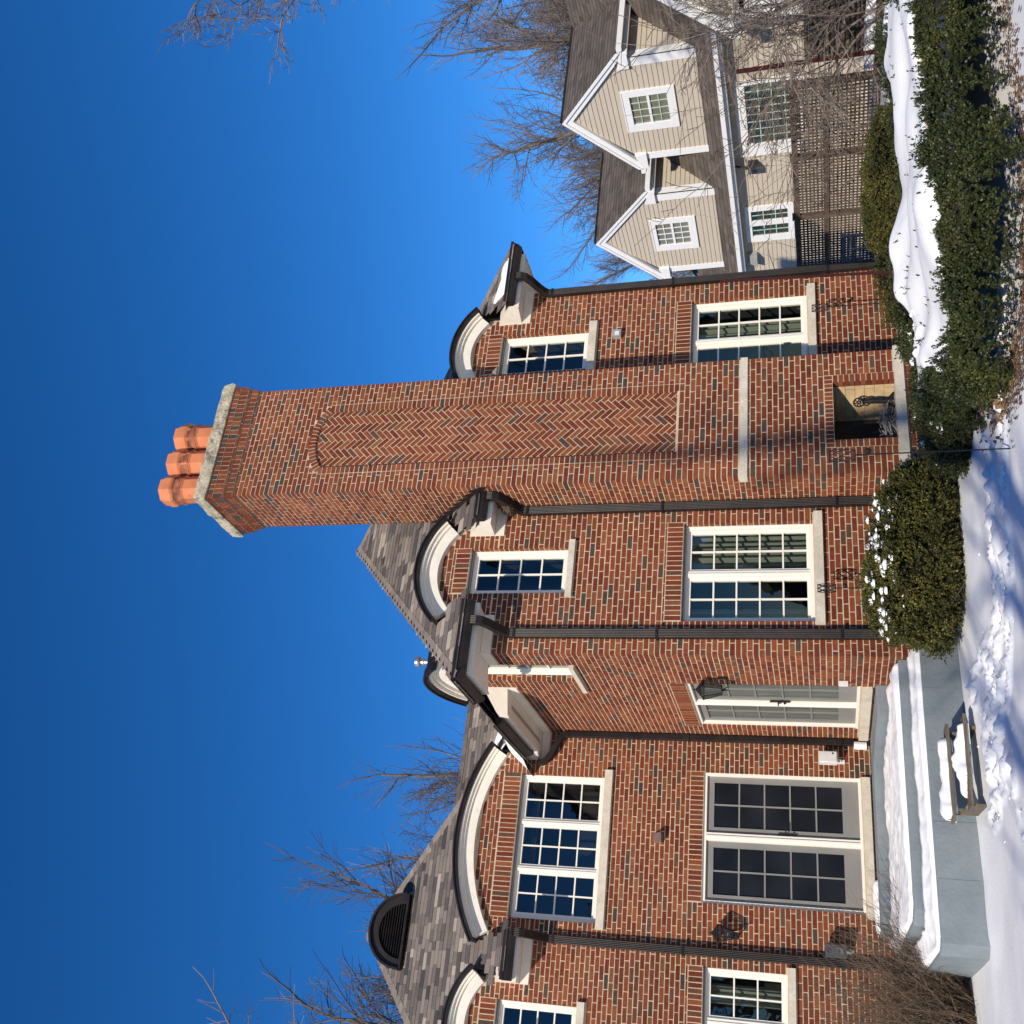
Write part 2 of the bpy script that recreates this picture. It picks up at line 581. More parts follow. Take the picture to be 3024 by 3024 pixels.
def panes(W, cells, d, parent, mat):
    """one pane object per light; lights of one size share a mesh"""
    cache = {}
    rot = Matrix((W.U, -W.N, Z)).transposed().to_4x4()
    for (a, b, c, e) in cells:
        key = (round(b - a, 3), round(e - c, 3))
        if key not in cache:
            mb = MB()
            x, z = (b - a) / 2, (e - c) / 2
            mb.poly([(-x, 0, -z), (x, 0, -z), (x, 0, z), (-x, 0, z)])
            cache[key] = mb.data('pane', mat)
        o = bpy.data.objects.new('pane', cache[key])
        COL.objects.link(o)
        mm = rot.copy()
        mm.translation = W.p((a + b) / 2, (c + e) / 2, d)
        o.matrix_world = mm
        o.location = mm.translation
        attach(o, parent)


def sill(W, u0, u1, v0, v1, parent, proj=.06, mat='limestone'):
    mb = MB()
    b0 = [W.p(u0, v0, -.1), W.p(u0, v0, proj), W.p(u0, v1 - .012, proj), W.p(u0, v1, -.1)]
    b1 = [W.p(u1, v0, -.1), W.p(u1, v0, proj), W.p(u1, v1 - .012, proj), W.p(u1, v1, -.1)]
    mb.prism(b0, b1)
    return mb.build('sill', M[mat], parent)


def room(W, u0, u1, v0, v1, parent, d0=-.17, d1=-1.1):
    mb = MB()
    c = [(u0, v0), (u1, v0), (u1, v1), (u0, v1)]
    for i in range(4):
        (a, b), (e, f) = c[i], c[(i + 1) % 4]
        mb.poly([W.p(a, b, d0), W.p(e, f, d0), W.p(e, f, d1), W.p(a, b, d1)])
    mb.poly([W.p(a, b, d1) for a, b in c])
    return mb.build('room_behind', M['dark_room'], parent)


def curtain(W, u0, u1, v0, v1, parent, d=-.27, seed=0):
    rg = random.Random(seed)
    n = int((u1 - u0) / .012) + 2
    ph = rg.uniform(0, 6)
    mb = MB()
    prev = None
    for i in range(n):
        u = u0 + (u1 - u0) * i / (n - 1)
        dd = d + .028 * math.sin(u * 62 + ph) + .014 * math.sin(u * 31 + 2 * ph)
        cur = (W.p(u, v0, dd), W.p(u, v1, dd))
        if prev:
            mb.poly([prev[0], cur[0], cur[1], prev[1]])
        prev = cur
    return mb.build('curtain', M['curtain'], parent, smooth=True)


def window(W, u0, u1, v0, v1, bays, cols, rows, sl=None, curtains=(), mull=.10, fw=.062, name='window', lab=None, left_fw=None):
    fr = MB()
    D0, D1 = -.17, -.088
    wbox(fr, W, u0, u1, v1 - fw, v1, D0, D1)
    wbox(fr, W, u0, u1, v0, v0 + fw * .8, D0, D1 + .01)
    wbox(fr, W, u0, u0 + fw, v0 + fw * .8, v1 - fw, D0, D1 - .002)
    wbox(fr, W, u1 - fw, u1, v0 + fw * .8, v1 - fw, D0, D1 - .002)
    wbox(fr, W, u0, u1, v1 - .004, v1 + .0, D1, -.02)
    # raised outer bead of the casing
    wbox(fr, W, u0 + .004, u0 + .02, v0 + .004, v1 - .004, D1 - .004, D1 + .014)
    wbox(fr, W, u1 - .02, u1 - .004, v0 + .004, v1 - .004, D1 - .004, D1 + .014)
    iu0, iu1, iv0, iv1 = u0 + fw, u1 - fw, v0 + fw * .8, v1 - fw
    bw = (iu1 - iu0 - mull * (bays - 1)) / bays
    cells, bars = [], []
    for b in range(bays):
        a = iu0 + b * (bw + mull)
        if b:
            wbox(fr, W, a - mull, a, iv0, iv1, D0, D1 - .004)
            wbox(fr, W, a - mull * .62, a - mull * .38, iv0, iv1, D1 - .006, D1 + .008)
        sw = .034
        wbox(fr, W, a, a + sw, iv0, iv1, D0, D1 - .03)
        wbox(fr, W, a + bw - sw, a + bw, iv0, iv1, D0, D1 - .03)
        wbox(fr, W, a + sw, a + bw - sw, iv0, iv0 + sw, D0, D1 - .03)
        wbox(fr, W, a + sw, a + bw - sw, iv1 - sw, iv1, D0, D1 - .03)
        ga, gb, gc, gd = a + sw, a + bw - sw, iv0 + sw, iv1 - sw
        mw = .020
        cw, ch = (gb - ga) / cols, (gd - gc) / rows
        for i in range(1, cols):
            bars.append((ga + i * cw - mw / 2, ga + i * cw + mw / 2, gc, gd))
        for j in range(1, rows):
            bars.append((ga, gb, gc + j * ch - mw / 2, gc + j * ch + mw / 2))
        for i in range(cols):
            for j in range(rows):
                cells.append((ga + i * cw, ga + (i + 1) * cw, gc + j * ch, gc + (j + 1) * ch))
    f = fr.build(name, M['frame_white'], house)
    if lab: f['label'] = lab
    hd = MB()
    wbox(hd, W, u0 + .004, u1 - .004, v1 - .034, v1 - .005, D1 - .002, D1 + .045)
    hd.build('head_flashing', M['head_grey'], f)
    for q, (a, b, c, e) in enumerate(bars):
        mb = MB()
        up = (b - a) < (e - c)
        wbox(mb, W, a, b, c, e, -.150, -.122 - (0 if up else .0015))
        mb.build('muntin', M['frame_white'], f)
    panes(W, cells, -.142, f, M['glass'])
    room(W, u0 + .02, u1 - .02, v0 + .02, v1 - .02, f)
    for i, (a, b) in enumerate(curtains):
        curtain(W, a, b, v0 + .05, v1 - .05, f, seed=i + int(u0 * 10))
    if sl:
        sill(W, *sl, f)
    return f


def handle_parts(W, u, v, parent, s=1):
    mb = MB()
    wbox(mb, W, u - .018, u + .018, v - .13, v + .13, -.062, -.050)
    mb.tube([W.p(u, v + .02, -.05), W.p(u, v + .02, .0), W.p(u + .10 * s, v + .02, .0)], .009, 6)
    mb.tube([W.p(u, v - .06, -.05), W.p(u, v - .06, -.02)], .012, 6)
    return mb.build('handle', M['iron'], parent)


def french_door(W, u0, u1, v0, v1, lab, sl, leaf='screen_grey', mid=.5, curtains=()):
    fw = .045
    fr = MB()
    D0, D1 = -.13, -.03
    wbox(fr, W, u0, u1, v1 - fw, v1, D0, D1)
    wbox(fr, W, u0, u1, v0, v0 + .035, D0, D1 + .012)
    wbox(fr, W, u0, u0 + fw, v0 + .035, v1 - fw, D0, D1 - .002)
    wbox(fr, W, u1 - fw, u1, v0 + .035, v1 - fw, D0, D1 - .002)
    um = u0 + (u1 - u0) * mid
    wbox(fr, W, um - .055, um + .055, v0 + .035, v1 - fw, D0, D1 - .004)
    wbox(fr, W, um - .016, um + .016, v0 + .035, v1 - fw, D1 - .006, D1 + .012)
    f = fr.build('french_door', M['frame_white'], house)
    f['label'] = lab
    room(W, u0 + .02, u1 - .02, v0 + .02, v1 - .02, f, d0=-.14)
    for side, (a, b) in enumerate(((u0 + fw, um - .055), (um + .055, u1 - fw))):
        lf = MB()
        c, e = v0 + .035, v1 - fw
        st = .085
        z0, z1 = -.12, -.075
        wbox(lf, W, a, a + st, c, e, z0, z1)
        wbox(lf, W, b - st, b, c, e, z0, z1)
        wbox(lf, W, a + st, b - st, c, c + .22, z0, z1)
        wbox(lf, W, a + st, b - st, e - .10, e, z0, z1)
        ga, gb, gc, gd = a + st, b - st, c + .22, e - .10
        cells = []
        for i in range(2):
            for j in range(5):
                cells.append((ga + i * (gb - ga) / 2, ga + (i + 1) * (gb - ga) / 2, gc + j * (gd - gc) / 5, gc + (j + 1) * (gd - gc) / 5))
        lo = lf.build('door_leaf', M[leaf], f)
        mb = MB()
        wbox(mb, W, (ga + gb) / 2 - .011, (ga + gb) / 2 + .011, gc, gd, -.105, -.082)
        mb.build('muntin', M[leaf], f)
        for j in range(1, 5):
            mb = MB()
            v = gc + j * (gd - gc) / 5
            wbox(mb, W, ga, gb, v - .011, v + .011, -.105, -.0835)
            mb.build('muntin', M[leaf], f)
        panes(W, cells, -.098, f, M['door_screen'] if not curtains else M['blind_screen'])
    for i, (a, b) in enumerate(curtains):
        curtain(W, a, b, v0 + .08, v1 - .06, f, d=-.20, seed=40 + i)
    handle_parts(W, um + .075, v0 + 1.0, f, 1)
    sill(W, *sl, f, proj=.05)
    return f


# ---- the wall planes
Y1, Y2, YC, XS, XR = 15.47, 12.05, 11.40, 4.51, 10.28
W1 = Wall((0, Y1, 0), (1, 0, 0))           # recessed front, left
W2 = Wall((0, Y2, 0), (1, 0, 0))           # front of the projecting wing
WS = Wall((XS, 0, 0), (0, -1, 0))          # its left flank: u = -Y
WC = Wall((0, YC, 0), (1, 0, 0))           # chimney front
CXL, CXR, CYB = 6.575, 8.32, 12.36
WCL = Wall((CXL, 0, 0), (0, -1, 0))
WCR = Wall((CXR, 0, 0), (0, 1, 0))
ARCH = {'main': (W1, 2.84, 4.08, 2.65, 31.0), 'far': (W1, .36, 5.58, .99, 43.5),
        'wing_l': (W2, 5.63, 5.58, .99, 43.5), 'wing_r': (W2, 9.17, 5.58, .99, 43.5), 'flank': (WS, -12.80, 5.55, .97, 43.5)}
# openings: window holes, soldier courses and sills, as (u0,u1,v0,v1)
H1 = [(1.79, 3.86, 4.65, 5.94), (1.79, 3.86, 5.94, 6.20), (1.72, 3.95, 4.52, 4.65),
      (2.18, 3.99, 1.03, 3.19), (2.18, 3.99, 3.19, 3.385), (2.12, 3.99, .90, 1.03),
      (.05, 1.37, 2.05, 3.15), (.05, 1.37, 3.15, 3.345), (-.02, 1.44, 1.94, 2.05),
      (.02, .72, 4.83, 5.97), (.02, .72, 5.97, 6.20), (-.05, .78, 4.71, 4.83)]
H2 = [(4.94, 6.28, 1.56, 3.145), (4.94, 6.30, 3.145, 3.35), (4.89, 6.39, 1.44, 1.56),
      (5.33, 5.98, 4.63, 5.97), (5.33, 5.99, 5.97, 6.17), (5.27, 6.07, 4.53, 4.63),
      (8.52, 9.88, 1.56, 3.145), (8.52, 9.89, 3.145, 3.35), (8.42, 9.98, 1.44, 1.56),
      (8.82, 9.52, 4.62, 5.94), (8.82, 9.55, 5.94, 6.15), (8.76, 9.63, 4.49, 4.62)]
HS = [(-13.06, -12.46, 4.61, 5.93), (-13.06, -12.46, 5.93, 6.14), (-13.40, -12.46, 4.53, 4.61),
      (-14.93, -13.09, 1.05, 3.20), (-14.95, -13.09, 3.20, 3.41), (-15.27, -13.11, .91, 1.05)]


def arch_limit(key, base):
    W, uc, vc, r, deg = ARCH[key]
    ri = r - .21
    def f(v):
        if v < base:
            return (-99, 99)
        x = ri * ri - (v - vc) ** 2
        if x <= 0:
            return None
        hw = min(math.sqrt(x), r * math.sin(math.radians(deg)) - .03)
        return (uc - hw, uc + hw)
    return f


TOP = 5.60
# front of the recessed part
w = MB()
backing(w, W1, -2.0, XS, 0.0, TOP, H1[::3])
for key in ('main', 'far'):
    _, uc, vc, r, deg = ARCH[key]
    hw = r * math.sin(math.radians(deg))
    hl = [h for h in H1[::3] if uc - hw < (h[0] + h[1]) / 2 < uc + hw]
    zt = vc + (r - .2) * math.cos(math.radians(deg))
    backing(w, W1, uc - hw, uc + hw, TOP, zt, hl)
    n = 14
    for i in range(n):
        a0, a1 = [uc + hw * (-1 + 2 * (i + q) / n) for q in (0, 1)]
        z0, z1 = [vc + math.sqrt(max((r - .17) ** 2 - (a - uc) ** 2, 0)) for a in (a0, a1)]
        w.poly([W1.p(a0, zt), W1.p(a1, zt), W1.p(a1, max(z1, zt)), W1.p(a0, max(z0, zt))])
bond('front_wall', W1, -2.0, XS, .55, TOP, H1)
for key in ('main', 'far'):
    _, uc, vc, r, deg = ARCH[key]
    hw = r * math.sin(math.radians(deg))
    bond('front_wall', W1, uc - hw + .03, uc + hw - .03, TOP, 6.6, H1, limit=arch_limit(key, TOP + .3))
for h in (H1[0], H1[3], H1[6], H1[9]):
    reveal('front_wall', w, W1, h)
parts['front_wall'] = w.build('front_wall', M['mortar'], house)
soldiers(W1, 1.79, 3.87, 5.94, 6.20)
soldiers(W1, 2.19, 3.99, 3.19, 3.385)
soldiers(W1, .05, 1.37, 3.15, 3.345)
soldiers(W1, .02, .72, 5.97, 6.20)
# wing front
w = MB()
backing(w, W2, XS, XR, 0.0, TOP, H2[::3])
for key in ('wing_l', 'wing_r'):
    _, uc, vc, r, deg = ARCH[key]
    hw = r * math.sin(math.radians(deg))
    hl = [h for h in H2[::3] if uc - hw < (h[0] + h[1]) / 2 < uc + hw]
    zt = vc + (r - .2) * math.cos(math.radians(deg))
    backing(w, W2, uc - hw, uc + hw, TOP, 6.175, hl)
    n = 14
    for i in range(n):
        a0, a1 = [uc + hw * (-1 + 2 * (i + q) / n) for q in (0, 1)]
        z0, z1 = [vc + math.sqrt(max((r - .17) ** 2 - (a - uc) ** 2, 0)) for a in (a0, a1)]
        w.poly([W2.p(a0, 6.175), W2.p(a1, 6.175), W2.p(a1, max(z1, 6.175)), W2.p(a0, max(z0, 6.175))])
    bond('wing_wall', W2, uc - hw + .03, uc + hw - .03, TOP, 6.5, H2, limit=arch_limit(key, TOP + .3))
bond('wing_wall', W2, XS, XR, .05, TOP, H2, ext=(PROUD, PROUD))
for h in (H2[0], H2[3], H2[6], H2[9]):
    reveal('wing_wall', w, W2, h)
parts['wing_wall'] = w.build('wing_wall', M['mortar'], house)
soldiers(W2, 4.95, 6.30, 3.145, 3.35)
soldiers(W2, 5.34, 5.99, 5.97, 6.17)
soldiers(W2, 8.53, 9.89, 3.145, 3.35)
soldiers(W2, 8.84, 9.55, 5.94, 6.15)
# left flank of the wing
w = MB()
backing(w, WS, -Y1, -Y2, 0.0, TOP, HS[::3])
_, uc, vc, r, deg = ARCH['flank']
hw = r * math.sin(math.radians(deg))
backing(w, WS, uc - hw, uc + hw, TOP, 6.14, HS[::3])
for i in range(14):
    a0, a1 = [uc + hw * (-1 + 2 * (i + q) / 14) for q in (0, 1)]
    z0, z1 = [vc + math.sqrt(max((r - .17) ** 2 - (a - uc) ** 2, 0)) for a in (a0, a1)]
    w.poly([WS.p(a0, 6.14), WS.p(a1, 6.14), WS.p(a1, max(z1, 6.14)), WS.p(a0, max(z0, 6.14))])
bond('flank_wall', WS, -Y1, -Y2, .55, TOP, HS, ext=(0, PROUD), dark=.07)
bond('flank_wall', WS, uc - hw + .03, uc + hw - .03, TOP, 6.5, HS, limit=arch_limit('flank', TOP + .3))
for h in (HS[0], HS[3]):
    reveal('flank_wall', w, WS, h)
# right flank and back are plain: never seen from the garden
WR = Wall((XR, 0, 0), (0, 1, 0))
parts['flank_wall'] = w.build('flank_wall', M['mortar'], house)
w = MB()
backing(w, WR, Y2, 22.0, 0, 5.9, [])
bond('flank_wall', WR, Y2, 14.5, .05, 5.5, ext=(PROUD, 0))
w.build('right_wall', M['mortar'], house)
soldiers(WS, -13.06, -12.46, 5.93, 6.14)
soldiers(WS, -14.95, -13.09, 3.20, 3.41, target=.062)

# ---- chimney
chim = MB()
PU0, PU1, PV0, PVS = 6.865, 8.0, 3.174, 8.142       # panel with its header border
PIN0, PIN1 = 6.968, 7.895
AC, AR_IN, AR_OUT = (7.4315, 7.54), .735, .84
HO = (7.035, 7.88, .545, 1.272)                     # hearth opening
HC = [(PU0, PU1, PV0, PVS), (HO[0] - .105, HO[1] + .105, .545, HO[3] + .105), (6.4, 8.5, 2.305, 2.40), (6.4, 8.5, .43, .545)]
backing(chim, WC, CXL, CXR, 0.0, 9.40, [(PIN0, PIN1, 3.20, 8.30), HO])
backing(chim, WCL, -CYB, -YC, 0.0, 9.40, [])
backing(chim, WCR, YC, CYB, 0.0, 9.40, [])
WCB = Wall((0, CYB, 0), (-1, 0, 0))
backing(chim, WCB, -CXR, -CXL, 5.5, 9.40, [])
# the arched head of the recess, cut out of the face above the springing line
NA = 18
half = (PIN1 - PIN0) / 2
arc_in = [(AC[0] + half - 2 * half * i / NA, AC[1] + math.sqrt(AR_IN ** 2 - (half - 2 * half * i / NA) ** 2)) for i in range(NA + 1)]
panel_outline = [(PIN0, 3.20), (PIN1, 3.20)] + arc_in
bond('chimney', WC, CXL, CXR, .13, PVS, HC, ext=(PROUD, PROUD))


def over_arch(side):
    def f(v):
        x = AR_OUT ** 2 - (v - AC[1]) ** 2
        if x <= 0:
            return (-99, 99) if side < 0 else None
        hw_ = math.sqrt(x)
        return (-99, AC[0] - hw_) if side < 0 else (AC[0] + hw_, 99)
    return f


bond('chimney', WC, CXL, CXR, PVS, 9.36, limit=over_arch(-1), ext=(PROUD, PROUD))
bond('chimney', WC, CXL, CXR, PVS, 9.36, limit=over_arch(1), ext=(PROUD, PROUD))
bond('chimney', WCL, -CYB, -YC, .05, 9.36, [(-YC - .12, -YC + .1, 2.305, 2.40)], ext=(PROUD, PROUD), phase=.04, dark=.12)
bond('chimney', WCR, YC, CYB, 5.6, 9.36, ext=(PROUD, PROUD), phase=.04)
bond('chimney', WCB, -CXR, -CXL, 6.5, 9.36, ext=(PROUD, PROUD))
# header borders of the panel
k = int(PV0 / CO)
while (k + 1) * CO <= PVS + .03:
    a, b = max(k * CO, PV0) + JO / 2, min((k + 1) * CO, PVS) - JO / 2
    for u0_, u1_ in ((PU0 + .004, PIN0 + .002), (PIN1 - .002, PU1 - .004)):
        if b - a > .02:
            plate(bricks, WC, [(u0_, a), (u1_, a), (u1_, b), (u0_, b)], -.03, PROUD + random.uniform(-.001, .002), brick_tone(.12))
    k += 1
# ring of rowlocks over it
amax = math.asin((half + .02) / AR_IN)
NR = 19
for i in range(NR):
    t0, t1 = [(-amax + 2 * amax * (i + q) / NR) for q in (0, 1)]
    g = .006
    pts = [(AC[0] + rr * math.sin(t), AC[1] + rr * math.cos(t)) for rr, t in
           ((AR_IN, t1 - g / AR_IN), (AR_OUT - .008, t1 - g / AR_OUT), (AR_OUT - .008, t0 + g / AR_OUT), (AR_IN, t0 + g / AR_IN))]
    plate(bricks, WC, list(reversed(pts)), -.03, PROUD + random.uniform(-.001, .002), brick_tone(.15))
# backing above the springing with the arch left open, and the recess itself
for i in range(NA):
    (ua, va), (ub, vb) = arc_in[i], arc_in[i + 1]
    chim.poly([WC.p(ub, vb), WC.p(ua, va), WC.p(ua, 8.30), WC.p(ub, 8.30)])
    chim.poly([WC.p(ub, vb, 0), WC.p(ua, va, 0), WC.p(ua, va, -.035), WC.p(ub, vb, -.035)])
RD = -.034
chim.poly([WC.p(u, v, RD) for u, v in panel_outline])
for (a, b), (c, e) in (((PIN0, 3.20), (PIN0, arc_in[-1][1])), ((PIN1, arc_in[0][1]), (PIN1, 3.20)), ((PIN1, 3.20), (PIN0, 3.20))):
    chim.poly([WC.p(a, b, 0), WC.p(c, e, 0), WC.p(c, e, RD), WC.p(a, b, RD)])
# herringbone: 45 degree pairs
hw_, hl_ = CO, BL * .99
c45 = math.sqrt(.5)
for i in range(-60, 60):
    for j in range(-14, 60):
        for kind in (0, 1):
            # lattice of the herringbone with 1:3 bricks, in rotated coordinates
            x0, y0 = i * hw_ + j * hl_, i * hw_ - j * hl_
            if kind == 0:
                q = [(x0, y0), (x0 + hl_, y0), (x0 + hl_, y0 + hw_), (x0, y0 + hw_)]
            else:
                q = [(x0, y0 + hw_), (x0 + hw_, y0 + hw_), (x0 + hw_, y0 + hw_ + hl_), (x0, y0 + hw_ + hl_)]
            cx, cy = sum(p[0] for p in q) / 4, sum(p[1] for p in q) / 4
            g = JO / 2 * .9
            q = [(p[0] + (g if p[0] < cx else -g), p[1] + (g if p[1] < cy else -g)) for p in q]
            # turn 45 degrees so that the zigzags run across the panel
            q = [(AC[0] + (p[0] - p[1]) * c45, 5.5 + (p[0] + p[1]) * c45 - 2.2) for p in q]
            if max(p[0] for p in q) < PIN0 or min(p[0] for p in q) > PIN1 or max(p[1] for p in q) < 3.2 or min(p[1] for p in q) > 8.3:
                continue
            r_ = clip_convex(q, panel_outline)
            if len(r_) >= 3 and area(r_) > .0006:
                plate(bricks, WC, r_, RD - .004, RD + PROUD + random.uniform(-.0015, .002), brick_tone(.07))
# corbelled head: two steps of bricks on end
for z0, z1, st in ((9.36, 9.385, .018), (9.385, 9.50, .030), (9.50, 9.53, .050), (9.53, 9.66, .062), (9.66, 9.75, .075)):
    chim.box(CXL - st + .008, CXR + st - .008, YC - st + .008, CYB + st - .008, z0, z1)
    for Wd, a, b in ((WC, CXL - st, CXR + st), (WCL, -CYB - st, -YC + st), (WCR, YC - st, CYB + st)):
        if z1 - z0 > .06:
            soldiers(Wd, a, b, z0, z1, d=st, dark=.3, target=.075)
        else:
            soldiers(Wd, a, b, z0 - .004, z1 + .004, d=st, dark=.3, target=.2)
parts['chimney'] = chim.build('chimney', M['mortar'], house)
CH = parts['chimney']
# cap
cp = MB()
L0, L1 = 16, 10
def cap_loop(x0, x1, y0, y1, z, jit):
    pts = []
    for (ax, ay), (bx, by), n in (((x0, y0), (x1, y0), 14), ((x1, y0), (x1, y1), 8), ((x1, y1), (x0, y1), 14), ((x0, y1), (x0, y0), 8)):
        for i in range(n):
            t = i / n
            pts.append((ax + (bx - ax) * t + random.uniform(-jit, jit), ay + (by - ay) * t + random.uniform(-jit, jit), z + random.uniform(-jit, jit)))
    return pts
e = .10
loops = [cap_loop(CXL - e, CXR + e, YC - e, CYB + e, 9.752, .004), cap_loop(CXL - e - .012, CXR + e + .012, YC - e - .012, CYB + e + .012, 9.80, .010),
         cap_loop(CXL - e, CXR + e, YC - e, CYB + e, 9.93, .012), cap_loop(CXL - e + .06, CXR + e - .06, YC - e + .06, CYB + e - .06, 9.985, .010),
         cap_loop(CXL + .25, CXR - .25, YC + .2, CYB - .2, 10.03, .010)]
n = len(loops[0])
cp.mesh([p for l in loops for p in l], [(i * n + j, i * n + (j + 1) % n, (i + 1) * n + (j + 1) % n, (i + 1) * n + j) for i in range(4) for j in range(n)]
        + [tuple(range(4 * n, 5 * n)), tuple(reversed(range(n)))])
cp.build('chimney_cap', M['concrete_cap'], CH)
for i, x in enumerate((6.985, 7.435, 7.885)):
    pt = MB()
    pt.lathe([(.200, 0), (.200, .50), (.222, .53), (.222, .575), (.206, .60), (.206, .645), (.245, .70), (.245, .80), (.228, .83), (.215, .90), (.165, .905), (.15, .60)],
             (x, 11.90, 9.98), 8, phase=math.pi / 8 + random.uniform(-.06, .06))
    pt.build('chimney_pot', M['terracotta'], CH)
    pb = MB()
    pb.lathe([(.226, .532), (.2255, .575), (.209, .602), (.209, .648), (.226, .672), (.215, .674), (.20, .60), (.215, .53)], (x, 11.90, 9.98), 8, phase=math.pi / 8)
    pb.build('pot_band', M['sooty_clay'], CH)
# stone band, hearth slab and footing
st = MB()
wbox(st, WC, CXL - .018, CXR + .018, 2.308, 2.398, -.11, .022)
st.build('stone_band', M['limestone'], CH)
st = MB()
wbox(st, WC, CXL - .03, CXR + .03, .432, .545, -.55, .045)
st.build('hearth_slab', M['limestone'], CH)
st = MB()
wbox(st, WC, CXL - .03, CXR + .03, -.2, .135, -.4, .025)
st.build('footing', M['concrete_cap'], CH)
# brick surround of the fire opening: headers at the sides, rowlocks over it
for u0_, u1_ in ((HO[0] - .103, HO[0] + .002), (HO[1] - .002, HO[1] + .103)):
    nn = 11
    for i in range(nn):
        a, b = [.545 + (HO[3] - .545) * (i + q) / nn for q in (0, 1)]
        plate(bricks, WC, [(u0_, a + JO / 2), (u1_, a + JO / 2), (u1_, b - JO / 2), (u0_, b - JO / 2)], -.1, PROUD + random.uniform(0, .003), brick_tone(.08))
soldiers(WC, HO[0] - .103, HO[1] + .103, HO[3], HO[3] + .105, target=.062)
hb = MB()
yb = YC + .56
WHL = [Wall((HO[0], YC, 0), Vector((.19, .46, 0)))]
fr_, bk_ = YC + .10, yb
xl0, xr0, xl1, xr1 = HO[0], HO[1], 7.27, 7.66
zt = 1.62
hb.poly([(xl0, YC, .545), (xl0, fr_, .545), (xl0, fr_, HO[3]), (xl0, YC, HO[3])])
hb.poly([(xr0, fr_, .545), (xr0, YC, .545), (xr0, YC, HO[3]), (xr0, fr_, HO[3])])
hb.poly([(xl1, bk_, .545), (xr1, bk_, .545), (xr1, bk_, zt), (xl1, bk_, zt)])
hb.poly([(xl0, fr_, .545), (xl1, bk_, .545), (xl1, bk_, zt), (xl0, fr_, zt)])
hb.poly([(xr1, bk_, .545), (xr0, fr_, .545), (xr0, fr_, zt), (xr1, bk_, zt)])
hb.poly([(xl0, YC, HO[3]), (xl0, fr_, HO[3]), (xr0, fr_, HO[3]), (xr0, YC, HO[3])])
hb.poly([(xl0, fr_, HO[3]), (xl0, fr_, zt), (xr0, fr_, zt), (xr0, fr_, HO[3])])
hb.poly([(xl0, fr_, zt), (xl1, bk_, zt), (xr1, bk_, zt), (xr0, fr_, zt)])
hearth = hb.build('firebox', M['soot_shade_brick'], CH)
# firebricks lining the splayed cheeks and back
for (ax, ay), (bx, by) in (((xl0, fr_), (xl1, bk_)), ((xl1, bk_), (xr1, bk_)), ((xr1, bk_), (xr0, fr_))):
    fw_ = Wall((ax, ay, 0), (bx - ax, by - ay, 0))
    ln = math.hypot(bx - ax, by - ay)
    v = .545
    fb = MB()
    row = 0
    while v < zt - .05:
        u = -(.115 if row % 2 else 0)
        while u < ln:
            a, b = max(u, 0) + .002, min(u + .23, ln) - .002
            if b - a > .03:
                plate(fb, fw_, [(a, v + .002), (b, v + .002), (b, v + .113), (a, v + .113)], -.002, .004 + random.uniform(0, .002), random.random())
            u += .23
        v += .115
        row += 1
    tag(fb.build('firebrick', M['firebrick' if ax > 7.5 else 'soot_shade_brick'], CH), kind='stuff')  # left cheek and back carry the painted shade, right cheek stays tan

# ---- bricks: the 300 that show largest become objects, the others join the rest
def seen_rank(b):
    W, u, v, t, part, lift = b
    c = W.p(u, v)
    if part not in ('wing_wall', 'chimney', 'flank_wall') or v < .75 or W.N.y > .5 or W.N.x > .5:
        return 1e6
    d = c - CAM_POS
    face = -W.N.dot(d.normalized())
    if part == 'wing_wall' and (CXL - .05 < u < CXR + .75):
        return 1e6
    if part == 'wing_wall' and u > 9.9:
        return 1e6
    if part == 'flank_wall' and W.N.x > -.9:
        return 1e6
    if abs(W.N.y) < .9 and abs(W.O.x - XS) > .01 and abs(W.O.x - CXL) > .01:
        return 1e6
    if abs(W.N.y) > .9 and abs(W.O.y - Y2) > .01 and abs(W.O.y - YC) > .01:
        return 1e6
    return d.length_squared / max(face, .05) ** .5


BR.sort(key=seen_rank)
variants = []
for i in range(18):
    mb = MB()
    j = lambda s=.0012: random.uniform(-s, s)
    a, b = (BL - JO) / 2, (CO - JO) / 2
    loop = [(-a + j(), -b + j()), (a + j(), -b + j()), (a + j(), b + j()), (-a + j(), b + j())]
    mb.prism([(x, .012, z) for x, z in loop], [(x, -PROUD + j(.0012), z) for x, z in loop], brick_tone(), cap0=False)
    variants.append(mb.data('brick', M['brick']))
for W, u, v, t, part, lift in BR[:300]:
    o = bpy.data.objects.new('brick', random.choice(variants))
    COL.objects.link(o)
    mm = Matrix((W.U, -W.N, Z)).transposed().to_4x4()
    o.rotation_euler = mm.to_euler()
    o.location = W.p(u, v)
    attach(o, parts[part])
for W, u, v, t, part, lift in BR[300:]:
    a, b = (BL - JO) / 2, (CO - JO) / 2
    j = lambda: random.uniform(-.0012, .0012)
    plate(bricks, W, [(u - a + j(), v - b + j()), (u + a + j(), v - b + j()), (u + a + j(), v + b + j()), (u - a + j(), v + b + j())], -.012, PROUD + lift + random.uniform(-.001, .0015), t)
tag(bricks.build('brickwork', M['brick'], house), kind='stuff')

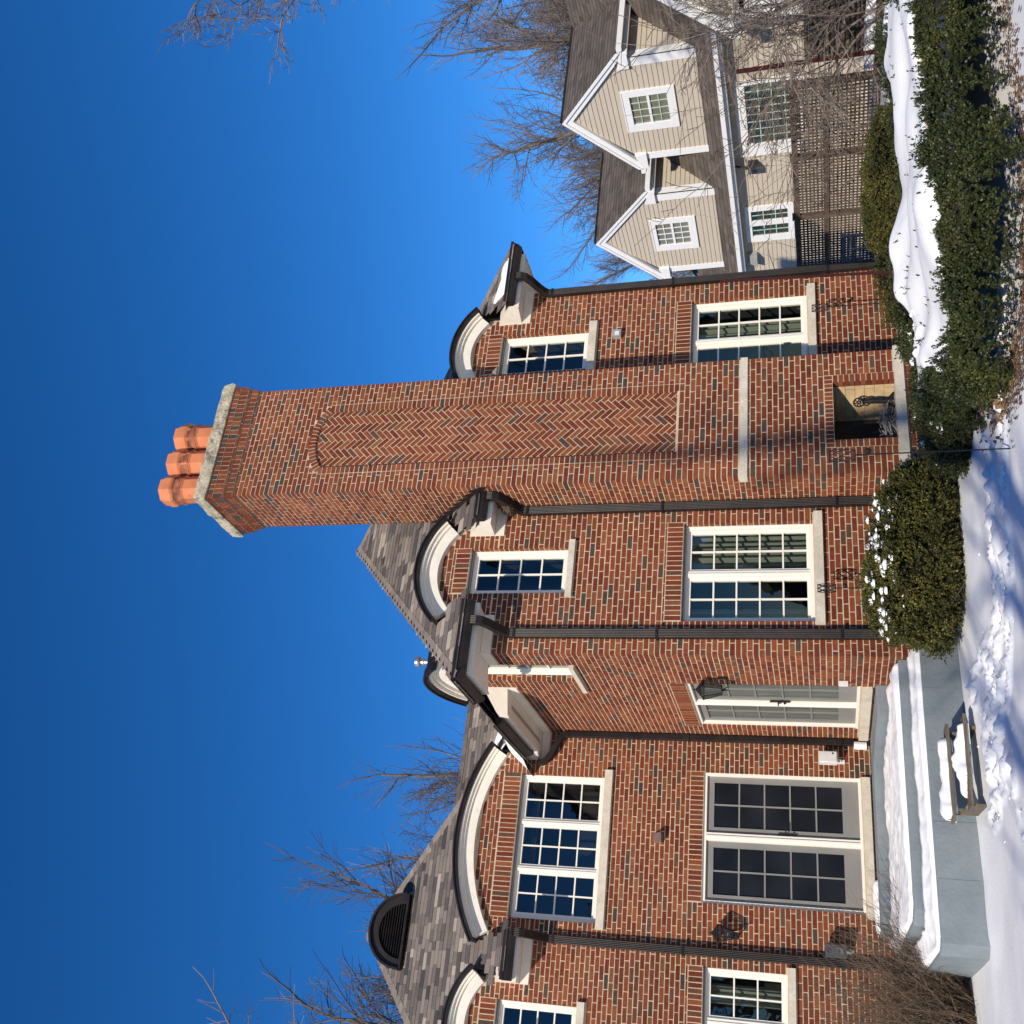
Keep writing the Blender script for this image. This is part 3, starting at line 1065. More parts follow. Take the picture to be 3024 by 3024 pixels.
# ---- windows and doors
window(W1, 1.79, 3.86, 4.65, 5.94, 3, 2, 4, sl=(1.72, 3.95, 4.525, 4.648), name='window', lab='wide triple casement window under the broad arch', mull=.075)
window(W1, .05, 1.37, 2.05, 3.15, 2, 2, 3, sl=(-.02, 1.44, 1.945, 2.048), curtains=((.95, 1.2),))
window(W1, .02, .72, 4.83, 5.97, 1, 2, 4, sl=(-.05, .78, 4.715, 4.828))
window(W2, 4.94, 6.28, 1.56, 3.145, 2, 2, 5, sl=(4.89, 6.39, 1.445, 1.558), curtains=((5.66, 6.24), (4.98, 5.22)), mull=.09, lab='tall double window with folded curtains left of the chimney')
window(W2, 5.33, 5.98, 4.63, 5.97, 1, 2, 4, sl=(5.27, 6.07, 4.535, 4.628))
window(W2, 8.52, 9.88, 1.56, 3.145, 2, 2, 5, sl=(8.42, 9.98, 1.445, 1.558), curtains=((9.2, 9.66),), mull=.09, lab='tall double window half hidden by the chimney')
window(W2, 8.82, 9.52, 4.62, 5.94, 1, 2, 4, sl=(8.76, 9.63, 4.495, 4.618))
window(WS, -13.06, -12.46, 4.61, 5.93, 1, 2, 4, sl=(-13.40, -12.46, 4.535, 4.608), curtains=((-12.95, -12.55),))
french_door(W1, 2.18, 3.99, 1.03, 3.19, 'double glazed door with dark screens facing the garden', (2.12, 3.99, .905, 1.028))
french_door(WS, -14.93, -13.09, 1.05, 3.20, 'double glazed door in the flank wall with pale blinds', (-15.27, -13.11, .912, 1.048), curtains=((-14.8, -14.12), (-13.9, -13.2)))


# ================================================================== EAVES, ARCHES, ROOFS, RAINWATER PIPES
def offset_path(path, o):
    pts = [Vector((p[0], p[1])) for p in path]
    ns = []
    for i in range(len(pts) - 1):
        d = (pts[i + 1] - pts[i]).normalized()
        ns.append(Vector((d.y, -d.x)))
    out = []
    for i, p in enumerate(pts):
        if i == 0: q = p + ns[0] * o
        elif i == len(pts) - 1: q = p + ns[-1] * o
        else: q = p + (ns[i - 1] + ns[i]) * (o / (1 + ns[i - 1].dot(ns[i])))
        out.append(q)
    return out


def sweep(mb, prof, path, tone=0.5):
    """closed profile (offset outwards, z) carried along a plan path with mitred corners"""
    rows = [[(q.x, q.y, z) for q in offset_path(path, o)] for o, z in prof]
    n, k = len(path), len(prof)
    vs = [rows[j][i] for i in range(n) for j in range(k)]
    fs = [(i * k + j, i * k + (j + 1) % k, (i + 1) * k + (j + 1) % k, (i + 1) * k + j) for i in range(n - 1) for j in range(k)]
    fs += [tuple(range(k)), tuple(reversed(range((n - 1) * k, n * k)))]
    mb.mesh(vs, fs, tone)


EAVES = [
    [(.93, Y1), (1.56, Y1)],
    [(4.07, Y1), (XS, Y1), (XS, 13.37)],
    [(XS, 12.42), (XS, Y2), (5.02, Y2)],
    [(6.17, Y2), (CXL, Y2)],
    [(9.72, Y2), (XR, Y2), (XR, 20.0)],
]
for path in EAVES:
    mb = MB()
    sweep(mb, [(.004, 5.525), (.026, 5.53), (.026, 5.655), (.004, 5.66)], path)
    sweep(mb, [(.0, 5.662), (.40, 5.615), (.40, 5.60), (.425, 5.60), (.425, 5.735), (.0, 6.02)], path)
    ea = mb.build('eaves_box', M['cream'], house)
    # soffit vents: a row of small slots
    ln = sum((Vector(path[i + 1]) - Vector(path[i])).length for i in range(len(path) - 1))
    g = MB()
    gp = [list(p) for p in path]
    sweep(g, [(.428, 5.69), (.47, 5.645), (.50, 5.645), (.535, 5.70), (.55, 5.76), (.565, 5.76), (.565, 5.80), (.545, 5.80), (.53, 5.775), (.44, 5.775), (.428, 5.80)], path)
    g.build('gutter', M['bronze'], house)
    vt = MB()
    for i in range(len(path) - 1):
        a, b = Vector(path[i]), Vector(path[i + 1])
        d = (b - a).normalized()
        nn = Vector((d.y, -d.x))
        L_ = (b - a).length
        if L_ < 1.0:
            continue
        x = .25
        while x < L_ - .2:
            for r_ in (.20, .235):
                q = a + d * x + nn * r_
                e1, e2 = d * .007, nn * .012
                zz = 5.662 - .047 * r_ / .40 - .003
                vt.poly([(q - e1 - e2).to_tuple() + (zz,), (q + e1 - e2).to_tuple() + (zz,), (q + e1 + e2).to_tuple() + (zz,), (q - e1 + e2).to_tuple() + (zz,)])
            x += .034
    if vt.f:
        vt.build('soffit_vent', M['plastic_black'], ea)


def ring(mb, W, uc, vc, r0, r1, d0, d1, deg, n=26):
    """an arc-shaped bar"""
    A = [math.radians(-deg + 2 * deg * i / n) for i in range(n + 1)]
    P = lambda r, a, d: W.p(uc + r * math.sin(a), vc + r * math.cos(a), d)
    vs, fs = [], []
    for a in A:
        vs += [P(r0, a, d0), P(r0, a, d1), P(r1, a, d1), P(r1, a, d0)]
    for i in range(n):
        for j in range(4):
            fs.append((i * 4 + j, i * 4 + (j + 1) % 4, (i + 1) * 4 + (j + 1) % 4, (i + 1) * 4 + j))
    fs += [(0, 1, 2, 3), (n * 4 + 3, n * 4 + 2, n * 4 + 1, n * 4)]
    mb.mesh(vs, fs)


for key, (W, uc, vc, r, deg) in ARCH.items():
    f = MB()
    ring(f, W, uc, vc, r - .20, r - .055, -.02, .085, deg)
    ring(f, W, uc, vc, r - .055, r - .018, -.02, .125, deg)
    ring(f, W, uc, vc, r - .018, r + .012, -.02, .175, deg)
    tr = f.build('arch_trim', M['cream'], house)
    f = MB()
    ring(f, W, uc, vc, r + .012, r + .060, -1.5 if key != 'flank' else -1.0, .215, deg + (.8 if r > 2 else 2.0))
    ring(f, W, uc, vc, r + .060, r + .082, .14, .235, deg + (.8 if r > 2 else 2.0))
    hw = r * math.sin(math.radians(deg))
    ze = vc + r * math.cos(math.radians(deg))
    for s in (-1, 1):
        a = uc + s * (hw - .03)
        bx = [(a, ze - .30), (a + s * .03, ze - .30), (a + s * .03, ze + .03), (a, ze + .03)]
        wbox(f, W, min(a, a + s * .03), max(a, a + s * .03), ze - .32, ze + .02, -.5, .02)
    f.build('arch_roof', M['bronze'], house)

# ---- shingled slopes
shing = MB()
SH = []
EXPO = .133
SW = (.13, .19, .25, .34)
deckmb = MB()


def slope(E, U, D, smax, lim, mask=None, cap=None):
    """courses of shingles on the plane E + U*u + D*s"""
    E, U, D = Vector(E), Vector(U).normalized(), Vector(D).normalized()
    N = U.cross(D)
    s, k = -.02, 0
    while s < smax:
        li = lim(s + .05)
        if li:
            a, b = li
            u = a - random.uniform(0, .2)
            tone0 = random.uniform(.42, .56)
            while u < b:
                wi = random.choice((0, 1, 1, 2, 2, 3))
                wd = SW[wi]
                ca, cb = max(u, a), min(u + wd, b)
                u += wd
                if cb - ca < .01 or (mask and mask((ca + cb) / 2, s + .06)):
                    continue
                q = random.random()
                tone = min(max(tone0 + random.gauss(0, .20) + (.30 if q > .90 else (-.26 if q < .14 else 0)), 0), 1)
                SH.append((E, U, D, N, (ca + cb) / 2, s, cb - ca, tone, wi if cb - ca > wd - 1e-6 else -1, random.choice((0, 0, .004))))
        s += EXPO
        k += 1


def shingle_poly(w, lift=0.0):
    x = w / 2 - .0012
    up_, th = EXPO + .028, .010 + lift
    return ([(-x, 0, th), (x, 0, th), (x, up_, .001), (-x, up_, .001), (-x, 0, 0), (x, 0, 0), (x, up_, 0), (-x, up_, 0)],
            [(0, 1, 2, 3), (4, 5, 1, 0), (5, 6, 2, 1), (7, 4, 0, 3)])


S_ = .97
dn = 1 / math.hypot(1, S_)
# wing: a hipped roof; eave line 5.76 at .55 outside the wall
EF, EL, ER = Y2 - .55, XS - .55, XR + .55
PX = (EL + ER) / 2
PY, PZ = EF + (PX - EL), 5.76 + S_ * (PX - EL)
in_arch = lambda x, c, h: abs(x - c) < h
def arch_cut(key, h0):
    W, uc, vc, r, deg = ARCH[key]
    hw = r * math.sin(math.radians(deg)) + .01
    def f(u, s):
        t = s * dn
        if abs(u - uc) > hw + .03:
            return False
        if t < .34:
            return abs(u - uc) < h0
        return 5.76 + S_ * t < vc + math.sqrt(max((r + .03) ** 2 - (u - uc) ** 2, 0)) - .03
    return f


cl_, cr_, cm_, cf_, ck_ = arch_cut('wing_l', .57), arch_cut('wing_r', .57), arch_cut('main', 1.25), arch_cut('far', .57), arch_cut('flank', .57)
mask_front = lambda u, s: cl_(u, s) or cr_(u, s) or (s * dn < .80 and CXL - .02 < u < CXR + .02)
slope((0, EF, 5.76), (1, 0, 0), (0, 1, S_), math.hypot(PY - EF, PZ - 5.76), lambda s: (EL + s * dn, ER - s * dn), mask_front)
mask_flank = ck_
slope((EL, 0, 5.76), (0, -1, 0), (1, 0, S_), math.hypot(PX - EL, PZ - 5.76), lambda s: (-24.0, -EF - s * dn), mask_flank)
# recessed front: pyramid end of the main roof
E1 = Y1 - .55
P1X, P1Z = 1.665, 9.36
P1Y = E1 + (P1Z - 5.76) / S_
run = P1Y - E1
kx = .86
mask_p1 = lambda u, s: cm_(u, s) or cf_(u, s) or (u > EL and s * dn < .5)
slope((0, E1, 5.76), (1, 0, 0), (0, 1, S_), math.hypot(run, P1Z - 5.76), lambda s: (P1X - (run - s * dn) * kx, P1X + (run - s * dn) * kx), mask_p1)
# slope of the cross roof behind it
RZ = 7.86
slope((0, 16.0, 5.76), (1, 0, 0), (0, 1, S_), math.hypot((RZ - 5.76) / S_, RZ - 5.76) - .02, lambda s: (2.6, EL + s * dn + .12))

SH.sort(key=lambda h: (h[0] + h[1] * h[4] + h[2] * h[5] - CAM_POS).length + (50 if h[8] < 0 else 0))
roof = MB()
# dark boarding under the shingles, away from the arches
zq = lambda y: 5.74 + S_ * (y - EF)
roof.poly([(EL + .95, EF + .95, zq(EF + .95)), (ER - .95, EF + .95, zq(EF + .95)), (PX, PY, PZ - .02)])
roof.poly([(EL + .95, 24, zq(EF + .95)), (EL + .95, EF + .95, zq(EF + .95)), (PX, PY, PZ - .02), (PX, 24, PZ - .02)])
roof.poly([(ER, EF, 5.74), (ER, 24, 5.74), (PX, 24, PZ - .02), (PX, PY, PZ - .02)])
roof.poly([(P1X - (run - .95) * kx, E1 + .95, 5.74 + .95 * S_), (P1X + (run - .95) * kx, E1 + .95, 5.74 + .95 * S_), (P1X, P1Y, P1Z - .02)])
roof.poly([(P1X + run * kx, E1 + .2, 5.74), (P1X + run * kx, 26, 5.74), (P1X, 26, P1Z - .02), (P1X, P1Y, P1Z - .02)])
roof.poly([(P1X - run * kx, 26, 5.74), (P1X - run * kx, E1, 5.74), (P1X, P1Y, P1Z - .02), (P1X, 26, P1Z - .02)])
roof.poly([(2.6, 16.0, 5.74), (EL + .1, 16.0, 5.74), (6.3, 16 + (RZ - 5.76) / S_, RZ - .02), (2.6, 16 + (RZ - 5.76) / S_, RZ - .02)])
roof_o = roof.build('roof', M['underlay'], house)
smesh = {}
for h in SH[:300]:
    E, U, D, N, u, s, wd, tone, wi, lift = h
    key = (wi, int(tone * 6)) if wi >= 0 else (round(wd, 3), int(tone * 6))
    if key not in smesh:
        mb = MB()
        mb.mesh(*shingle_poly(wd), int(tone * 6) / 6 + .08)
        smesh[key] = mb.data('shingle', M['shingle'])
    o = bpy.data.objects.new('shingle', smesh[key])
    COL.objects.link(o)
    o.rotation_euler = Matrix((U, D, N)).transposed().to_euler()
    o.location = E + U * u + D * s
    attach(o, roof_o)
for E, U, D, N, u, s, wd, tone, wi, lift in SH[300:]:
    vs_, fs_ = shingle_poly(wd, lift)
    shing.mesh([E + U * (u + a) + D * (s + b) + N * c for a, b, c in vs_], fs_, tone)


# hip and ridge caps: overlapping bent pieces
def caps(A, B, na, nb, w=.145, step=.13, tone=.62):
    A, B = Vector(A), Vector(B)
    d = (B - A)
    L_ = d.length
    d.normalize()
    s = 0
    while s < L_:
        ta, tb = A + d * s, A + d * min(s + step + .03, L_ + .02)
        l0, l1 = .017, .012
        upv = Vector((0, 0, 1))
        va = [ta + na * w + upv * .005, ta + upv * l0, ta + nb * w + upv * .005]
        vb = [tb + na * w + upv * .004, tb + upv * l1, tb + nb * w + upv * .004]
        t = min(max(tone + random.gauss(0, .08), 0), 1)
        shing.mesh(va + vb, [(0, 1, 4, 3), (1, 2, 5, 4)], t)
        lo = [p - upv * .010 for p in va]
        shing.mesh(va + lo, [(3, 4, 1, 0), (4, 5, 2, 1)], t)
        s += step
    return


def down(slope_dir):
    v = Vector(slope_dir)
    return v.normalized()


caps((EL, EF, 5.77), (PX, PY, PZ + .01), down((1, -.0, 0)) * .7 + down((0, -1, -S_)) * .5, down((0, 1, 0)) * .7 + down((-1, 0, -S_)) * .5)
caps((ER, EF, 5.77), (PX, PY, PZ + .01), down((0, 1, 0)) * .7 + down((1, 0, -S_)) * .5, down((-1, 0, 0)) * .7 + down((0, -1, -S_)) * .5)
caps((PX, PY, PZ + .01), (PX, 24, PZ + .01), down((-1, 0, -S_)), down((1, 0, -S_)))
caps((P1X + run * kx, E1, 5.77), (P1X, P1Y, P1Z + .01), down((0, 1, 0)) * .7 + down((1, 0, -S_)) * .5, down((-1, 0, 0)) * .7 + down((0, -1, -S_)) * .5)
caps((P1X - run * kx, E1, 5.77), (P1X, P1Y, P1Z + .01), down((1, 0, 0)) * .7 + down((0, -1, -S_)) * .5, down((0, 1, 0)) * .7 + down((-1, 0, -S_)) * .5)
caps((2.6, 16 + (RZ - 5.76) / S_, RZ + .01), (EL + (RZ - 5.76) / S_ + .1, 16 + (RZ - 5.76) / S_, RZ + .01), down((0, -1, -S_)), down((0, 1, -S_)), tone=.3)
tag(shing.build('shingles', M['shingle'], house), kind='stuff')
# stepped lead flashing where the roof meets the chimney flank
fl = MB()
y = YC + .02
while y < CYB:
    z = 5.76 + S_ * (y - EF)
    y2 = min(y + .115, CYB)
    z2 = 5.76 + S_ * (y2 - EF)
    for Wx in (WCL,):
        plate(fl, Wx, [(-y2, z2 - .03), (-y, z - .03), (-y, z + .05), (-y2 - .0 + .01, z2 + .14), (-y2, z2 + .02)], 0, .016)
    y = y2
fl.build('flashing', M['bronze'], house)

# ---- half-round louvred vent on the slope
vz, vx, vy, vr = 8.17, 1.655, 17.30, .555
v_ = MB()
WV = Wall((0, vy, 0), (1, 0, 0))
for (r0, r1, d0, d1) in ((vr - .13, vr, -.9, .05), (vr, vr + .035, -.9, .10)):
    nn = 28
    vs, fs = [], []
    for i in range(nn + 1):
        a = math.pi * i / nn
        for rr, dd in ((r0, d0), (r0, d1), (r1, d1), (r1, d0)):
            vs.append(WV.p(vx + rr * math.cos(a), vz + rr * math.sin(a), dd))
    for i in range(nn):
        for j in range(4):
            fs.append((i * 4 + j, i * 4 + (j + 1) % 4, (i + 1) * 4 + (j + 1) % 4, (i + 1) * 4 + j))
    fs += [(0, 1, 2, 3), (nn * 4 + 3, nn * 4 + 2, nn * 4 + 1, nn * 4)]
    v_.mesh(vs, fs)
wbox(v_, WV, vx - vr - .02, vx + vr + .02, vz - .035, vz, -.3, .08)
vent = v_.build('roof_vent', M['bronze'], house)
for i in range(10):
    z0 = vz + .01 + i * .042
    hw = math.sqrt(max((vr - .12) ** 2 - (z0 - vz) ** 2, .001))
    mb = MB()
    a, b = vx - hw, vx + hw
    mb.prism([WV.p(a, z0, .02), WV.p(a, z0 + .006, .02), WV.p(a, z0 + .05, -.05), WV.p(a, z0 + .044, -.05)],
             [WV.p(b, z0, .02), WV.p(b, z0 + .006, .02), WV.p(b, z0 + .05, -.05), WV.p(b, z0 + .044, -.05)])
    mb.build('louvre_slat', M['bronze'], vent)
mb = MB()
mb.poly([WV.p(vx + (vr - .1) * math.cos(math.pi * i / 16), vz + (vr - .1) * math.sin(math.pi * i / 16), -.07) for i in range(17)])
mb.build('vent_back', M['plastic_black'], vent)
# flue pipe
fp = MB()
fp.lathe([(.045, -.5), (.045, .36), (.06, .37), (.06, .39), (.04, .40), (.04, .43), (.085, .44), (.09, .46), (.085, .50), (.03, .52)], (5.45, 15.0, 7.23), 14)
fp.build('flue_pipe', M['galv'], house, smooth=False)


# ---- rainwater pipes: fluted rectangular tube with a swan neck from the gutter
def fluted(mb, pts, U, w=.055, dpt=.036):
    prof = []
    n = 5
    for i in range(n * 2 + 1):
        x = -w + 2 * w * i / (n * 2)
        prof.append((x, -dpt - (.007 if i % 2 else 0)))
    prof += [(w, dpt), (-w, dpt)]
    k = len(prof)
    vs, fs = [], []
    pts = [Vector(p) for p in pts]
    U = Vector(U)
    for i, p in enumerate(pts):
        d = (pts[min(i + 1, len(pts) - 1)] - pts[max(i - 1, 0)]).normalized()
        b = d.cross(U).normalized()
        for x, y in prof:
            vs.append(p + U * x + b * (-y))
    for i in range(len(pts) - 1):
        for j in range(k):
            fs.append((i * k + j, i * k + (j + 1) % k, (i + 1) * k + (j + 1) % k, (i + 1) * k + j))
    mb.mesh(vs, fs)


def downspout(W, u, zb, gd=.50, shift=0.0, lab=None):
    mb = MB()
    path = []
    pts = [(gd, 5.66), (gd, 5.60), (gd - .03, 5.54), (gd - .12, 5.475), (gd - .28, 5.40), (.12, 5.345), (.065, 5.29), (.055, 5.20), (.055, zb)]
    for i, (d, v) in enumerate(pts):
        t = min(i / 5, 1)
        path.append(W.p(u + shift * (1 - t), v, d))
    # subdivide the bend with small creases
    fluted(mb, path, W.U)
    for v in (3.4, 1.25):
        if v > zb:
            wbox(mb, W, u - .066, u + .066, v, v + .03, .0, .105)
    wbox(mb, W, u - .060, u + .060, 5.20, 5.235, .012, .1)
    o = mb.build('downspout', M['bronze'], house)
    if lab: o['label'] = lab
    return o


downspout(W2, 10.21, .15, lab='dark downspout at the right corner of the wing')
downspout(W2, 6.505, .2)
downspout(W2, 4.755, .35)
downspout(W1, 1.545, .5)
downspout(WS, -15.36, 1.1, gd=.5, shift=.0)
wp = MB()
wp.lathe([(.062, 0), (.062, .16), (.055, .17)], (4.42, 15.36, .93), 12)
wp.build('pipe_boot', M['plastic_white'], house)
# snow lying in the roof valleys and behind the arches


# ================================================================== GROUND, STEPS, SNOW
def sstep(a, b, x):
    t = np.clip((x - a) / (b - a), 0, 1)
    return t * t * (3 - 2 * t)


_perm = np.random.default_rng(5).permutation(256)


def vnoise(x, y, seed=0):
    """smooth value noise for arrays, 0..1"""
    x, y = np.asarray(x, float), np.asarray(y, float)
    xi, yi = np.floor(x).astype(int), np.floor(y).astype(int)
    xf, yf = x - xi, y - yi
    u, v = xf * xf * (3 - 2 * xf), yf * yf * (3 - 2 * yf)
    h = lambda a, b: _perm[(_perm[(a + seed * 31) & 255] + b) & 255] / 255.0
    return (h(xi, yi) * (1 - u) + h(xi + 1, yi) * u) * (1 - v) + (h(xi, yi + 1) * (1 - u) + h(xi + 1, yi + 1) * u) * v


def fnoise(x, y, seed=0, octv=4):
    s, a, t = 0, 1.0, 0
    for o in range(octv):
        s = s + a * vnoise(x * 2 ** o + 17 * o, y * 2 ** o - 9 * o, seed + o)
        t += a
        a *= .5
    return s / t


TRAIL_A = [(6.6, 8.2), (5.22, 8.85), (4.54, 8.97), (3.92, 9.29), (3.5, 10.1), (3.15, 10.7)]
TRAIL_B = [(6.0, 7.4), (4.74, 8.13), (3.89, 8.65), (3.3, 9.3), (3.0, 10.0), (2.75, 10.9)]
TRAIL_C = [(1.2, 8.4), (2.1, 9.1), (2.7, 9.9), (2.85, 10.8)]
rg = random.Random(3)
PRINTS = []
for T, gap in ((TRAIL_A, .27), (TRAIL_B, .30), (TRAIL_C, .45)):
    for i in range(len(T) - 1):
        a, b = Vector((*T[i], 0)), Vector((*T[i + 1], 0))
        n = max(1, int((b - a).length / gap))
        for q in range(n):
            c = a + (b - a) * ((q + rg.uniform(-.2, .2)) / n)
            side = Vector((-(b - a).y, (b - a).x, 0)).normalized() * (.09 if (q + i) % 2 else -.09)
            d = (b - a).normalized()
            PRINTS.append((c.x + side.x, c.y + side.y, d.x, d.y, rg.uniform(.8, 1.25)))
for _ in range(15):
    PRINTS.append((rg.uniform(2.4, 3.9), rg.uniform(9.6, 11.0), 0, 1, rg.uniform(.6, 1.3)))


def ground_z(x, y):
    x, y = np.asarray(x, float), np.asarray(y, float)
    z = (fnoise(x * .45, y * .45, 1, 3) - .5) * .10 + (fnoise(x * 1.7, y * 1.7, 4, 3) - .5) * .022
    z = z * np.clip(1.2 - np.hypot(x - 3, y - 9) / 60, .3, 1)
    z = z + sstep(11, 17, x) * .16 + sstep(30, 90, np.hypot(x, y)) * .4
    # drifted against the lowest step
    z = z + .035 * np.exp(-((y - 11.75) / .35) ** 2) * sstep(5.6, 4.9, x) * sstep(1.2, 1.6, x)
    near = (x > -1) & (x < 8) & (y > 6.5) & (y < 12)
    if near.any():
        dz = np.zeros_like(z)
        for (px, py, dx, dy, s) in PRINTS:
            u, v = (x - px) * dx + (y - py) * dy, -(x - px) * dy + (y - py) * dx
            r = np.sqrt((u / (.155 * s)) ** 2 + (v / (.075 * s)) ** 2)
            dz += np.where(r < 3, -.040 * s * np.exp(-r ** 3) + .034 * s * np.exp(-((r - 1.55) / .42) ** 2) * (.35 + 1.3 * vnoise(x * 13, y * 13, 8)), 0)
        z = z + np.clip(dz, -.07, .075)
    return z


def axis(lo, hi, step, far, g=1.22):
    a = list(np.arange(lo, hi, step))
    s, x = step, a[-1]
    while x < far:
        s *= g
        x += s
        a.append(x)
    s, x = step, a[0]
    pre = []
    while x > -far:
        s *= g
        x -= s
        pre.append(x)
    return np.array(pre[::-1] + a)


gx, gy = axis(-.5, 9.0, .04, 700), axis(6.6, 12.6, .04, 700)
X_, Y_ = np.meshgrid(gx, gy)
Z_ = ground_z(X_, Y_)
nx, ny = len(gx), len(gy)
idx = np.arange(nx * ny).reshape(ny, nx)
F_ = np.stack([idx[:-1, :-1], idx[:-1, 1:], idx[1:, 1:], idx[1:, :-1]], -1).reshape(-1, 4)
ground = arrays_obj('snow_ground', np.stack([X_, Y_, Z_], -1).reshape(-1, 3), F_, np.zeros(nx * ny), M['snow'], smooth=True)
tag(ground, kind='structure')
gz = lambda x, y: float(ground_z(np.array([x]), np.array([y]))[0])


def inside_dist(poly, x, y):
    """signed distance to a plan polygon, positive inside"""
    d = np.full(x.shape, 1e9)
    ins = np.zeros(x.shape, bool)
    n = len(poly)
    for i in range(n):
        (ax, ay), (bx, by) = poly[i], poly[(i + 1) % n]
        ex, ey = bx - ax, by - ay
        t = np.clip(((x - ax) * ex + (y - ay) * ey) / (ex * ex + ey * ey), 0, 1)
        d = np.minimum(d, np.hypot(x - ax - t * ex, y - ay - t * ey))
        c = ((ay > y) != (by > y)) & (x < (bx - ax) * (y - ay) / (by - ay + 1e-12) + ax)
        ins ^= c
    return np.where(ins, d, -d)


def snow_sheet(name, poly, base, th, res=.03, edge=.07, amp=.02, fs=3.0, seed=0, rag=.03, wall_edges=(), extra=None):
    xs = np.arange(min(p[0] for p in poly), max(p[0] for p in poly) + res, res)
    ys = np.arange(min(p[1] for p in poly), max(p[1] for p in poly) + res, res)
    X, Y = np.meshgrid(xs, ys)
    d = inside_dist(poly, X, Y) - rag * vnoise(X * 9, Y * 9, seed + 3) ** 2
    for (axx, val, sgn) in wall_edges:      # no thinning where the snow leans on something
        d2 = np.abs((X if axx == 'x' else Y) - val)
        d = np.where((d > -.001) & (d2 < edge), np.maximum(d, edge - d2), d)
    t = np.clip(d / edge, 0, 1)
    b = base(X, Y) if callable(base) else np.full(X.shape, float(base))
    Z = b + th * np.sqrt(t * (2 - t)) * (.75 + .5 * fnoise(X * fs * .4, Y * fs * .4, seed, 2)) + amp * (fnoise(X * fs, Y * fs, seed + 1, 4) - .5) * 2 * t - .05 * (t <= 0)
    if extra is not None:
        Z = Z + extra(X, Y) * np.clip(t * 2, 0, 1) * (.75 + .5 * fnoise(X * 2.1, Y * 2.1, seed + 7, 3))
    ny_, nx_ = X.shape
    ok = d > -res * 1.3
    idx = np.arange(nx_ * ny_).reshape(ny_, nx_)
    q = ok[:-1, :-1] & ok[:-1, 1:] & ok[1:, 1:] & ok[1:, :-1]
    f = np.stack([idx[:-1, :-1], idx[:-1, 1:], idx[1:, 1:], idx[1:, :-1]], -1)[q]
    used = np.unique(f)
    remap = np.full(nx_ * ny_, -1)
    remap[used] = np.arange(len(used))
    v = np.stack([X, Y, Z], -1).reshape(-1, 3)[used]
    o = arrays_obj(name, v, remap[f], np.zeros(len(used)), M['snow'], smooth=True)
    return tag(o, kind='stuff')


# ---- painted concrete steps, three tiers round the inner corner
steps = thing('porch_steps', 'blue-grey painted concrete steps in three tiers up to the glazed doors', 'steps', (3.0, 12.0, 0))


def tier(name, plan, z0, z1, b=.012):
    """prism with a small rounded arris along the top"""
    mb = MB()
    n = len(plan)
    cx, cy = sum(p[0] for p in plan) / n, sum(p[1] for p in plan) / n
    ins = []
    for i in range(n):
        p, q, r = Vector(plan[i - 1]), Vector(plan[i]), Vector(plan[(i + 1) % n])
        a, c = (q - p).normalized(), (r - q).normalized()
        n1, n2 = Vector((-a.y, a.x)), Vector((-c.y, c.x))
        o = (n1 + n2) / (1 + n1.dot(n2))
        ins.append(q + o * b)
    l0 = [(p[0], p[1], z0) for p in plan]
    l1 = [(p[0], p[1], z1 - b) for p in plan]
    l2 = [(p.x, p.y, z1) for p in ins]
    mb.mesh(l0 + l1 + l2, [(i, (i + 1) % n, n + (i + 1) % n, n + i) for i in range(n)] +
            [(n + i, n + (i + 1) % n, 2 * n + (i + 1) % n, 2 * n + i) for i in range(n)] + [tuple(range(2 * n, 3 * n))])
    return mb.build(name, M['step_paint'], steps)


T3 = [(1.36, 15.46), (1.36, 12.05), (1.385, 11.98), (1.45, 11.80), (5.62, 11.80), (5.62, 12.04), (4.50, 12.04), (4.50, 15.46)]
T2 = [(1.68, 15.46), (1.68, 12.45), (1.79, 12.13), (4.50, 12.13), (4.50, 15.46)]
T1 = [(1.90, 15.46), (1.90, 14.72), (4.00, 14.72), (4.14, 13.02), (4.50, 13.02), (4.50, 15.46)]
t3 = tier('step', T3, -.3, .455)
tier('step', T2, .2, .665)
tier('step', T1, .4, .878)
# shallow board joints on the face of the lowest tier
for x in (4.42, 4.05, 3.36, 2.62, 2.05):
    jm = MB()
    jm.box(x, x + .007, 11.796, 11.803, .0, .44)
    jm.build('face_joint', M['step_paint'], t3)
snow_sheet('step_snow', [(1.71, 15.4), (1.71, 12.51), (1.84, 12.18), (4.49, 12.16), (4.49, 13.0), (4.12, 13.0), (3.98, 14.70), (1.9, 14.70), (1.9, 15.4)], .664, .05, amp=.035, fs=5, seed=2, rag=.02, extra=lambda X, Y: .05 * np.exp(-np.clip(-inside_dist(T1, X, Y), 0, 9) / .5))
snow_sheet('step_snow', [(1.39, 15.4), (1.39, 12.09), (1.44, 11.95), (1.52, 11.84), (5.60, 11.83), (5.60, 12.12), (1.80, 12.12), (1.67, 12.44), (1.67, 15.4)], .454, .035, res=.025, edge=.05, amp=.022, fs=6, seed=5, rag=.012, extra=lambda X, Y: .115 * np.exp(-np.clip(-inside_dist(T2, X, Y), 0, 9) / .13))
snow_sheet('step_snow', [(1.92, 15.44), (1.92, 15.15), (2.6, 15.2), (2.6, 15.44)], .877, .05, res=.025, seed=6)

